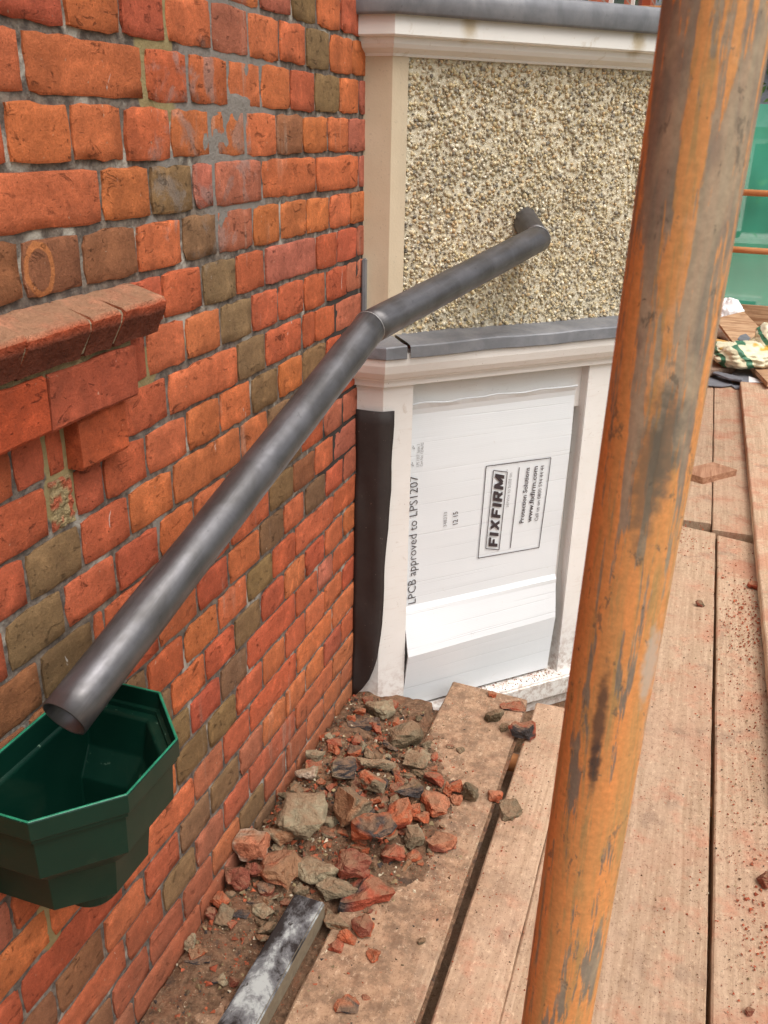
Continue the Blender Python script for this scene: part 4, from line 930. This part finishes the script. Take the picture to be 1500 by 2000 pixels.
# ================================================================== RUBBLE
def mound(x, y):
    q = 0.0
    for (cx, cy, sx, sy, h) in [(.19, 1.60, .15, .20, .034), (.10, 1.42, .10, .16, .026), (.12, 1.88, .11, .12, .020), (.03, 1.65, .05, .5, .03), (.26, 1.45, .10, .09, .014), (.06, 1.15, .07, .22, .012)]:
        q += h * math.exp(-((x - cx) / sx) ** 2 - ((y - cy) / sy) ** 2)
    return q
V = []; nx_, ny_ = 100, 260; xa, xb, ya, yb = 0.004, .47, .55, 2.05
for j in range(ny_ + 1):
    for i in range(nx_ + 1):
        x = xa + (xb - xa) * i / nx_; y = ya + (yb - ya) * j / ny_; h = mound(x, y)
        h = h * (1 + .35 * mn.noise(Vector((x * 30, y * 30, 0)))) + .0035 * mn.noise(Vector((x * 70, y * 70, 2))) + .005 * mn.noise(Vector((x * 18, y * 18, 7))) - .0050
        if .214 < x < .242: h = min(h, h * 1.0 - .02) if mound(x, y) < .012 else h
        V.append((x, y, h))
md = link('dirt', mesh('dirt', V, [(j * (nx_ + 1) + i, j * (nx_ + 1) + i + 1, (j + 1) * (nx_ + 1) + i + 1, (j + 1) * (nx_ + 1) + i) for j in range(ny_) for i in range(nx_)]), M_DIRT, smooth=True)
tag(md, 'brown brick dust and dirt heaped on the boards beside the wall', 'dirt', kind='stuff')

RC = {'o': (180, 96, 64), 'r': (164, 82, 60), 'd': (138, 78, 62), 'm': (130, 116, 94), 'y': (160, 148, 122), 'k': (70, 66, 66), 'p': (186, 120, 90), 'w': (196, 176, 156), 'n': (104, 92, 72), 't': (158, 116, 86)}
def rock_me(a, b, c, seed, col, col2=None, cut=.45, flat=False, n=16):
    rg = random.Random(seed); bm = bmesh.new()
    for i in range(n):
        d = Vector((rg.uniform(-1, 1), rg.uniform(-1, 1), rg.uniform(-1, 1)))
        m_ = max(abs(d.x), abs(d.y), abs(d.z)); d = d / m_ * rg.uniform(.72, 1.0) if not flat else Vector((d.x / m_, d.y / m_, math.copysign(1, d.z)))
        d = d.lerp(d.normalized(), 0.45)
        bm.verts.new((d.x * a / 2, d.y * b / 2, d.z * c / 2))
    bmesh.ops.convex_hull(bm, input=bm.verts[:]); 
    for v in [v for v in bm.verts if not v.link_faces]: bm.verts.remove(v)
    bmesh.ops.subdivide_edges(bm, edges=bm.edges[:], cuts=3, use_grid_fill=True)
    bmesh.ops.smooth_vert(bm, verts=bm.verts[:], factor=.22, use_axis_x=True, use_axis_y=True, use_axis_z=True)
    sc_ = max(a, b, c); bm.normal_update(); o = Vector((seed * 1.7, seed * .3, 2))
    for v in bm.verts: v.co += v.normal * sc_ * (.09 * mn.noise(v.co * (3.0 / sc_) + o) + .06 * mn.noise(v.co * (9 / sc_) + o))
    me = bpy.data.meshes.new('rock'); bm.normal_update()
    dirv = Vector((rg.uniform(-1, 1), rg.uniform(-.9, .2), rg.uniform(.0, 1))).normalized()
    cols = []; c1 = np.array(lin(*RC[col])); c2 = np.array(lin(*RC[col2])) if col2 else None
    for v in bm.verts:
        q = c1 * (1 + .25 * mn.noise(v.co * (4 / sc_) + o))
        if c2 is not None and v.normal.dot(dirv) > cut + .15 * mn.noise(v.co * (7 / sc_) + o): q = c2
        cols.append(q)
    bm.to_mesh(me); bm.free(); setcol(me, np.array(cols)); return me
ROCKS = [  # px x, y, w, h, colour, second colour, name, label, rise, flat
 (740, 1382, 56, 44, 'm', 'y', 'mortar_lump', 'large olive mortar lump with a pale top nearest the white corner post', 0, 0),
 (767, 1377, 22, 28, 'r', None, 'brick_fragment', 'red brick chip leaning on the lump by the corner post', 0, 0),
 (702, 1391, 24, 18, 'o', None, 'brick_fragment', 'orange brick chip left of the lump by the corner post', 0, 0),
 (686, 1404, 18, 15, 'o', None, 'brick_fragment', 'tiny orange brick chip close to the wall end', 0, 0),
 (796, 1434, 66, 54, 'n', 'm', 'mortar_lump', 'dark olive mortar lump on the end corner of the first board', 0, 0),
 (743, 1443, 20, 15, 'r', None, 'brick_fragment', 'small red chip left of the dark olive lump', 0, 0),
 (652, 1450, 27, 22, 'r', None, 'brick_fragment', 'red brick chip by the wall above the tall olive shard', 0, 0),
 (692, 1467, 26, 28, 'o', 'k', 'brick_fragment', 'orange fragment with a dark foot right of the olive shard', .01, 0),
 (617, 1440, 20, 30, 'o', None, 'brick_fragment', 'upright orange chip wedged against the wall', 0, 0),
 (812, 1487, 46, 44, 'y', 'm', 'mortar_lump', 'pale olive mortar lump with a hollow face', .01, 0),
 (672, 1495, 44, 64, 'm', 'k', 'mortar_lump', 'tall olive mortar shard with a black patch', .02, 0),
 (620, 1478, 42, 30, 'm', 'y', 'mortar_lump', 'olive mortar lump beside the wall over the pale wedge', .01, 0),
 (603, 1509, 40, 28, 'y', 'w', 'mortar_lump', 'pale wedge-shaped mortar piece by the wall', .01, 0),
 (738, 1493, 72, 24, 'm', 'y', 'mortar_lump', 'long flat olive mortar piece lying across the heap', .01, 0),
 (690, 1562, 62, 96, 'm', 't', 'mortar_lump', 'biggest upright olive mortar block in the heap', .03, 0),
 (727, 1527, 46, 46, 'm', 'o', 'mortar_lump', 'olive mortar lump with brick stuck under it', .02, 0),
 (790, 1542, 58, 42, 'n', 'k', 'brick_fragment', 'sooty black fragment in the middle of the heap', .015, 0),
 (846, 1524, 34, 44, 'd', 'r', 'brick_fragment', 'dull red brick piece behind the cream-topped one', 0, 0),
 (885, 1536, 34, 40, 'r', 'o', 'brick_fragment', 'red brick piece beside the grey veined lump', 0, 0),
 (922, 1550, 36, 56, 'm', 'n', 'stone_lump', 'grey olive veined lump at the right of the heap', 0, 0),
 (849, 1568, 48, 60, 'o', 'p', 'brick_fragment', 'orange brick fragment with a cream top', 0, 0),
 (893, 1562, 26, 24, 'p', None, 'brick_fragment', 'small pinkish brick chip beside the cream-topped fragment', 0, 0),
 (778, 1594, 52, 58, 'r', 'o', 'brick_fragment', 'orange red angular brick chunk mid heap', .015, 0),
 (805, 1582, 28, 42, 'o', None, 'brick_fragment', 'narrow orange brick chip behind the pale wedge', .005, 0),
 (822, 1600, 30, 30, 'o', None, 'brick_fragment', 'small orange block just above the pale green wedge', .005, 0),
 (732, 1624, 76, 78, 'o', 'k', 'brick_fragment', 'large orange brick chunk with a charred black side', .02, 0),
 (810, 1632, 36, 58, 'y', 'm', 'mortar_lump', 'pale green mortar wedge beside the flat pink piece', 0, 0),
 (857, 1642, 58, 54, 'd', 'p', 'brick_fragment', 'flat dusty pink brick slab at the right edge of the heap', 0, 1),
 (767, 1668, 46, 44, 'd', 'r', 'brick_fragment', 'dark red rounded brick chunk below the charred one', 0, 0),
 (692, 1690, 60, 62, 'r', 'd', 'brick_fragment', 'red split brick chunk above the black-topped brick', .01, 0),
 (590, 1592, 82, 96, 'm', 'y', 'mortar_lump', 'jagged olive mortar mass beside the wall', .02, 0),
 (545, 1690, 70, 84, 'p', 't', 'brick_fragment', 'large flat pinkish brick piece under the pale stone', .012, 1),
 (616, 1697, 82, 60, 'm', 'y', 'mortar_lump', 'broad flat olive slab left of the pale yellow lump', .01, 1),
 (655, 1733, 72, 48, 'y', 'm', 'mortar_lump', 'pale yellow mortar lump at the end of the batten', .005, 0),
 (718, 1752, 98, 72, 'r', 'k', 'brick_fragment', 'long red brick piece with a black glazed top', 0, 1),
 (487, 1648, 54, 74, 'w', 'p', 'stone_lump', 'pale pinkish crumpled stone against the wall', .02, 0),
 (545, 1632, 50, 42, 't', 'y', 'stone_lump', 'tan crusty stone right of the pale stone', .02, 0),
 (496, 1700, 38, 32, 'd', None, 'brick_fragment', 'rounded dull red brick piece below the pale stone', 0, 0),
 (464, 1712, 34, 56, 'd', None, 'brick_fragment', 'dark red brick lump touching the wall', 0, 0),
 (430, 1757, 32, 38, 'o', None, 'brick_fragment', 'orange brown brick piece at the foot of the wall', 0, 0),
 (413, 1785, 20, 30, 'd', None, 'brick_fragment', 'lowest small brick chip at the foot of the wall', 0, 0),
 (520, 1732, 30, 36, 'd', 'k', 'brick_fragment', 'brown brick chip with a dark spot under the flat pinkish piece', 0, 0),
 (710, 1808, 38, 52, 'o', 'd', 'brick_fragment', 'upright orange flake below the black-topped brick', 0, 0),
 (680, 1828, 36, 34, 'o', None, 'brick_fragment', 'orange lump in the row below the tan slab', 0, 0),
 (657, 1848, 26, 28, 'r', None, 'brick_fragment', 'small red lump lowest in the row beside the batten', 0, 0),
 (655, 1795, 66, 44, 't', 'm', 'mortar_lump', 'tan mortar slab right of the batten end', 0, 1),
 (588, 1737, 28, 22, 'm', None, 'mortar_lump', 'little olive lump touching the batten tip', 0, 0),
 (1019, 1422, 44, 54, 'r', 'k', 'brick_fragment', 'red brick chunk with a black base over the deck gap', 0, 0),
 (1004, 1382, 46, 26, 'k', 'r', 'brick_fragment', 'flat black and red brick flake at the board end', 0, 1),
 (968, 1400, 38, 34, 'n', 'm', 'stone_lump', 'grey brown stone on the board near the window sill', 0, 0),
 (985, 1421, 20, 20, 'n', None, 'stone_lump', 'small grey stone beside the red chunk on the board', 0, 0),
 (960, 1356, 16, 16, 'o', None, 'brick_fragment', 'tiny orange chip nearest the white window sill', 0, 0),
 (967, 1552, 28, 30, 'o', 'p', 'brick_fragment', 'orange brick piece perched over the long deck gap', 0, 0),
 (1000, 1582, 46, 44, 'n', 'm', 'stone_lump', 'flat grey stone alone right of the deck gap', 0, 1),
 (677, 1963, 40, 44, 'o', 'k', 'brick_fragment', 'orange brick chip with a black corner at the bottom edge', 0, 0),
 (716, 1947, 16, 16, 'r', None, 'brick_fragment', 'tiny red chip right of the black-cornered chip', 0, 0),
 (823, 1838, 17, 18, 'n', None, 'stone_lump', 'small grey pebble alone near the deck gap', 0, 0),
 (372, 1842, 20, 38, 'y', None, 'mortar_lump', 'pale mortar flake by the wall left of the slate chips', 0, 0),
 (500, 1764, 32, 16, 'k', None, 'slate_chip', 'blue black slate chip right of the other slate chips', 0, 1),
 (470, 1787, 30, 20, 'k', None, 'slate_chip', 'blue black slate chip under the orange brown brick piece', 0, 1),
 (386, 1878, 44, 16, 'k', None, 'slate_chip', 'longest blue black slate chip near the wall foot', 0, 1),
 (423, 1912, 22, 20, 'k', None, 'slate_chip', 'squarish dark slate chip lowest beside the batten', 0, 1),
 (455, 1915, 22, 26, 'd', None, 'brick_fragment', 'red brown chip beside the batten at the bottom', 0, 0),
 (710, 1415, 58, 24, 'k', None, 'slate_chip', 'dark slate piece lying behind the first heap by the post', 0, 1),
 (1370, 1179, 22, 16, 'd', 'n', 'brick_fragment', 'single brown pebble of brick on the deck right of the pole', 0, 0),
 (1486, 1032, 14, 12, 'r', None, 'brick_fragment', 'red brick crumb at the cross joint by the loose board', 0, 0),
 (1482, 1145, 40, 22, 'r', None, 'brick_fragment', 'red brick flake at the right edge by the loose board', 0, 1),
 (1494, 1718, 24, 34, 'd', None, 'brick_fragment', 'dusty red brick lump cut by the right edge', 0, 0),
 (1464, 1975, 16, 18, 'd', None, 'brick_fragment', 'small brown lump near the bottom right corner', 0, 0)]
gang = math.atan2(R[1, 0], R[0, 0])
for i, (x, y, w_, h_, c, c2, nm, lab, rise, flat) in enumerate(ROCKS):
    q0 = on_z((x, y), 0.01 + rise); dp = dep(q0) / F; W = w_ * dp * 1.27; Hh = h_ * dp * 1.22
    b = Hh * (.95 if flat else .80); cc = min(Hh * (.38 if flat else .66), W * 1.1)
    for _ in range(3):
        zc = max(0.0, mound(q0[0], q0[1]) - .004) + cc * (.42) + rise; q0 = on_z((x, y), zc)
    rg = random.Random(i + 40)
    me = rock_me(W, b, cc, i * 7 + 3, c, c2, .3 if c2 != 'k' or flat else .55, bool(flat), 15 if not flat else 14)
    o = link(nm, me, M_RUB); o.location = (max(q0[0], W * .42), q0[1], zc); o.rotation_euler = (rg.uniform(-.15, .15), rg.uniform(-.15, .15), gang + rg.uniform(-.25, .25))
    tag(o, lab, {'brick_fragment': 'brick fragment', 'mortar_lump': 'mortar lump', 'stone_lump': 'stone', 'slate_chip': 'slate chip'}[nm], 'rubble on the scaffold boards')
LAND = [((740, 1382), 'the lump by the corner post'), ((796, 1434), 'the dark olive lump'), ((672, 1495), 'the tall olive shard'), ((812, 1487), 'the hollow pale lump'), ((690, 1562), 'the biggest olive block'), ((790, 1542), 'the sooty fragment'), ((849, 1568), 'the cream-topped brick'), ((732, 1624), 'the charred brick chunk'), ((590, 1592), 'the jagged olive mass'), ((487, 1648), 'the pale crumpled stone'), ((545, 1690), 'the flat pinkish brick'), ((655, 1733), 'the pale yellow lump'), ((718, 1752), 'the black-topped brick'), ((857, 1642), 'the flat pink slab'), ((430, 1757), 'the orange brown brick piece'), ((423, 1912), 'the squarish slate chip'), ((603, 1509), 'the pale wedge by the wall')]
SEEN = {}
def chip_label(px, col, a):
    (lx, ly), nm = min(LAND, key=lambda t: math.hypot(px[0] - t[0][0], px[1] - t[0][1])); dx, dy = px[0] - lx, px[1] - ly
    side = ('right of' if dx > 0 else 'left of') if abs(dx) > abs(dy) else ('in front of' if dy > 0 else 'behind')
    base = f"{'small' if a < .02 else 'thumb-sized' if a < .03 else 'walnut-sized'} {col} {{}}{side} {nm}"
    for adj in ('chip ', 'chip further ', 'chip well to the ', 'chip lying a little ', 'chip among the crumbs ', 'chip partly buried '):
        lab = base.format(adj if not (adj.endswith('to the ') and side in ('behind', 'in front of')) else 'chip well ')
        if lab not in SEEN: SEEN[lab] = 1; return lab
    return base.format('chip ')
CHIPS = {'o': ('brick_fragment', 'small loose orange red brick chip scattered through the rubble heap', 'brick fragment'), 'm': ('mortar_lump', 'small loose olive mortar chip scattered through the rubble heap', 'mortar lump'), 'k': ('slate_chip', 'small loose dark chip scattered through the rubble heap', 'slate chip')}
rg = random.Random(77); n_ = 0
while n_ < 230:
    x = abs(rg.gauss(.17, .10)) + .02; y = rg.gauss(1.58, .22)
    if x > .40 or y > 1.98 or y < .95 or (mound(x, y) < .007 and rg.random() < .8): continue
    c = rg.choice('oooorrmmmmmmmk'); a = rg.choice([rg.uniform(.015, .028), rg.uniform(.024, .050)]); zc = max(0, mound(x, y) - .004) + a * .22
    me = rock_me(a, a * rg.uniform(.6, 1), a * rg.uniform(.4, .7), 900 + n_, c if c != 'm' else rg.choice('mmyn'), rg.choice([None, None, 'd', 't']), .4, False, 11)
    nm, lab, cat = CHIPS['o' if c == 'r' else c]; o = link(nm, me, M_RUB); o.location = (x, y, zc); o.rotation_euler = (rg.uniform(-.5, .5), rg.uniform(-.5, .5), rg.uniform(0, 6.28)); tag(o, chip_label(proj((x, y, zc)), {'o': 'orange brick', 'r': 'red brick', 'm': 'olive mortar', 'k': 'dark slate'}[c], a), cat, 'rubble on the scaffold boards'); n_ += 1
# uncountable crumbs
V = []; Fc = []; Cc = []; rg = random.Random(11)
TET = [Vector(v) for v in ((1, 0, -.4), (-.5, .87, -.4), (-.5, -.87, -.4), (.1, .1, .9), (.6, .7, .2))]; TF = [(0, 2, 1), (0, 1, 4), (0, 4, 3), (1, 2, 3), (0, 3, 2), (1, 3, 4)]
def crumb(x, y, z, r, c):
    b0 = len(V); rt = Matrix.Rotation(rg.uniform(0, 6.28), 3, 'Z') @ Matrix.Rotation(rg.uniform(-.8, .8), 3, 'X'); f = rg.uniform(.6, 1.2), rg.uniform(.6, 1.2), rg.uniform(.5, .9)
    for t in TET: q = rt @ Vector((t.x * f[0], t.y * f[1], t.z * f[2])) * r; V.append((x + q.x, y + q.y, z + q.z + r * .35))
    Fc.extend([tuple(k + b0 for k in t) for t in TF]); Cc.extend([np.array(lin(*c)) * rg.uniform(.75, 1.15)] * len(TET))
CR = [(174, 94, 64), (160, 84, 60), (150, 84, 60), (132, 112, 84), (156, 138, 104), (92, 76, 60), (70, 62, 58), (112, 84, 62), (200, 186, 160)]
def on_board(x): return not (.212 < x < .244 or .460 < x < .489 or .951 < x < .9605)
for k in range(5200):
    x = abs(rg.gauss(.16, .13)) + .004; y = rg.gauss(1.55, .33)
    if x > .46 or y > 2.0 or y < .7 or (not on_board(x) and mound(x, y) < .012): continue
    m_ = mound(x, y); crumb(x, y, max(0.0005, m_ - .004), rg.choice([.0015, .002, .0025, .003, .004, .0055, .008 if m_ > .01 else .003]), rg.choice(CR))
for k in range(9000):
    if k % 3 == 0: x, y = rg.gauss(1.08, .10), rg.gauss(2.1, .6)
    elif k % 3 == 1: x, y = rg.gauss(.36, .12), rg.gauss(1.85, .3)
    else: x, y = (rg.uniform(.245, .46), rg.uniform(.9, 2.15)) if k % 2 else (rg.uniform(.49, 1.4), rg.uniform(.6, 5.0))
    if not on_board(x) or y < .55 or x < .245 or x > 1.6 or y > 6.5 or (x < .713 and y > 2.13): continue
    crumb(x, y, .0015, rg.choice([.0008, .001, .0013, .0016, .002, .0025, .0035 if k % 3 == 0 else .0015]), rg.choice(CR[:3] + CR[:3] + CR))
for (cx, cy, sx, sy, n_) in [(on_z((1310, 1080), 0)[0] + .03, on_z((1310, 1080), 0)[1] + .2, .05, .13, 200), (*on_z((1480, 1190), 0)[:2], .06, .12, 260), (*on_z((1450, 1240), 0)[:2], .05, .12, 160), (*on_z((1480, 1800), 0)[:2], .03, .08, 60)]:
    for k in range(n_):
        x, y = rg.gauss(cx, sx), rg.gauss(cy, sy)
        if on_board(x): crumb(x, y, .0015, rg.choice([.0015, .002, .003, .004, .005]), rg.choice(CR[:3]))
for k in range(260):   # debris on the window sill and on the far boards
    t = rg.uniform(.3, .62); x, y = cant(LOC, t, rg.uniform(-.03, .02)); crumb(x, y, Z(-1.532), rg.choice([.001, .0015, .002, .003]), rg.choice(CR))
me = mesh('crumbs', V, Fc); setcol(me, np.array(Cc)); tag(link('crumbs', me, M_CRUMB), 'scattered red and grey crumbs over the boards', 'crumbs', kind='stuff')

# ================================================================== FAR HOUSES AND TREES
def house(x0, x1, y, z1, label, rend):
    h = empty('far_house', ((x0 + x1) / 2, y, -3)); tag(h, label, 'house', 'houses across the street')
    link('wall', box_me('wall', x0, x1, y, y + 6, -3, z1), M_FAR if not rend else m_flat('pale_render', lin(196, 190, 178), .1, 3, .9), h)
    rf = link('roof', mesh('roof', [(x0 - .2, y - .3, z1), (x1 + .2, y - .3, z1), (x1 + .2, y + 6.3, z1), (x0 - .2, y + 6.3, z1), (x0 - .2, y + 3, z1 + 2.2), (x1 + .2, y + 3, z1 + 2.2)], [(0, 1, 5, 4), (2, 3, 4, 5), (0, 4, 3), (1, 2, 5), (0, 3, 2, 1)]), M_SLATE, h)
    k = int((x1 - x0) / 1.7)
    for i in range(k):
        for zz_ in (-2.1, .1):
            if zz_ + 1.4 > z1: continue
            xa = x0 + .5 + i * 1.7; f = link('window', box_me('window', xa, xa + .95, y - .05, y + .02, zz_, zz_ + 1.35, .01), M_PAINT, h)
            pn = link('pane', box_me('pane', xa + .07, xa + .44, y - .06, y - .045, zz_ + .07, zz_ + 1.28), M_GLASS, f); pn.matrix_parent_inverse = Matrix.Identity(4)
            pn = link('pane', box_me('pane', xa + .51, xa + .88, y - .06, y - .045, zz_ + .07, zz_ + 1.28), M_GLASS, f); pn.matrix_parent_inverse = Matrix.Identity(4)
            sl = link('sill', box_me('sill', xa - .08, xa + 1.03, y - .12, y + .02, zz_ - .08, zz_), M_PAINT, f); sl.matrix_parent_inverse = Matrix.Identity(4)
house(-1.5, 7.5, 15.0, 1.6, 'pale rendered house seen through the green netting', True)
house(9, 18, 22.0, 2.2, 'red brick house beyond the netting on the right', False)
def tree(x, y, z0, hgt, rad, label, seed, n=5000):
    t = empty('tree', (x, y, z0)); tag(t, label, 'tree', 'trees beyond the scaffold'); rg = random.Random(seed)
    tips = []; pts = [Vector((x, y, z0)), Vector((x + .1, y, z0 + hgt * .35)), Vector((x, y + .1, z0 + hgt * .8))]
    link('trunk', tube_me('trunk', pts, [.22, .16, .05], 10), m_flat('bark', lin(86, 70, 56), .25, 12, .95, .6, 30, .01), t, smooth=True)
    for k in range(14):
        a = rg.uniform(0, 6.28); f = rg.uniform(.3, .8); b = Vector((x, y, z0 + hgt * f)); e = b + Vector((math.cos(a) * rad * .75, math.sin(a) * rad * .75, hgt * rg.uniform(.05, .25)))
        link('limb', tube_me('limb', [b, b.lerp(e, .5) + Vector((0, 0, .1)), e], [.06, .04, .012], 6), bpy.data.materials['bark'], t, smooth=True); tips += [e, b.lerp(e, .6)]
    tips.append(pts[-1]); V = []; Fc = []; Cc = []
    for k in range(n):
        c = rg.choice(tips); q = c + Vector((rg.gauss(0, 1), rg.gauss(0, 1), rg.gauss(0, .8))) * rad * .24; s_ = rg.uniform(.06, .12)
        u = Vector((rg.gauss(0, 1), rg.gauss(0, 1), rg.gauss(0, 1))).normalized(); v = u.cross(Vector((rg.gauss(0, 1), rg.gauss(0, 1), rg.gauss(0, 1)))).normalized(); b0 = len(V)
        V += [q - u * s_, q + v * s_ * .5, q + u * s_, q - v * s_ * .5]; Fc.append((b0, b0 + 1, b0 + 2, b0 + 3)); Cc += [np.array(lin(92, 122, 62)) * rg.uniform(.6, 1.2)] * 4
    me = mesh('crown', V, Fc); setcol(me, np.array(Cc)); o = link('crown', me, M_CRUMB, t); o['kind'] = 'stuff'
tree(0.3, 17, -3, 8.5, 2.6, 'leafy green tree glimpsed above the lead roof edge', 4)
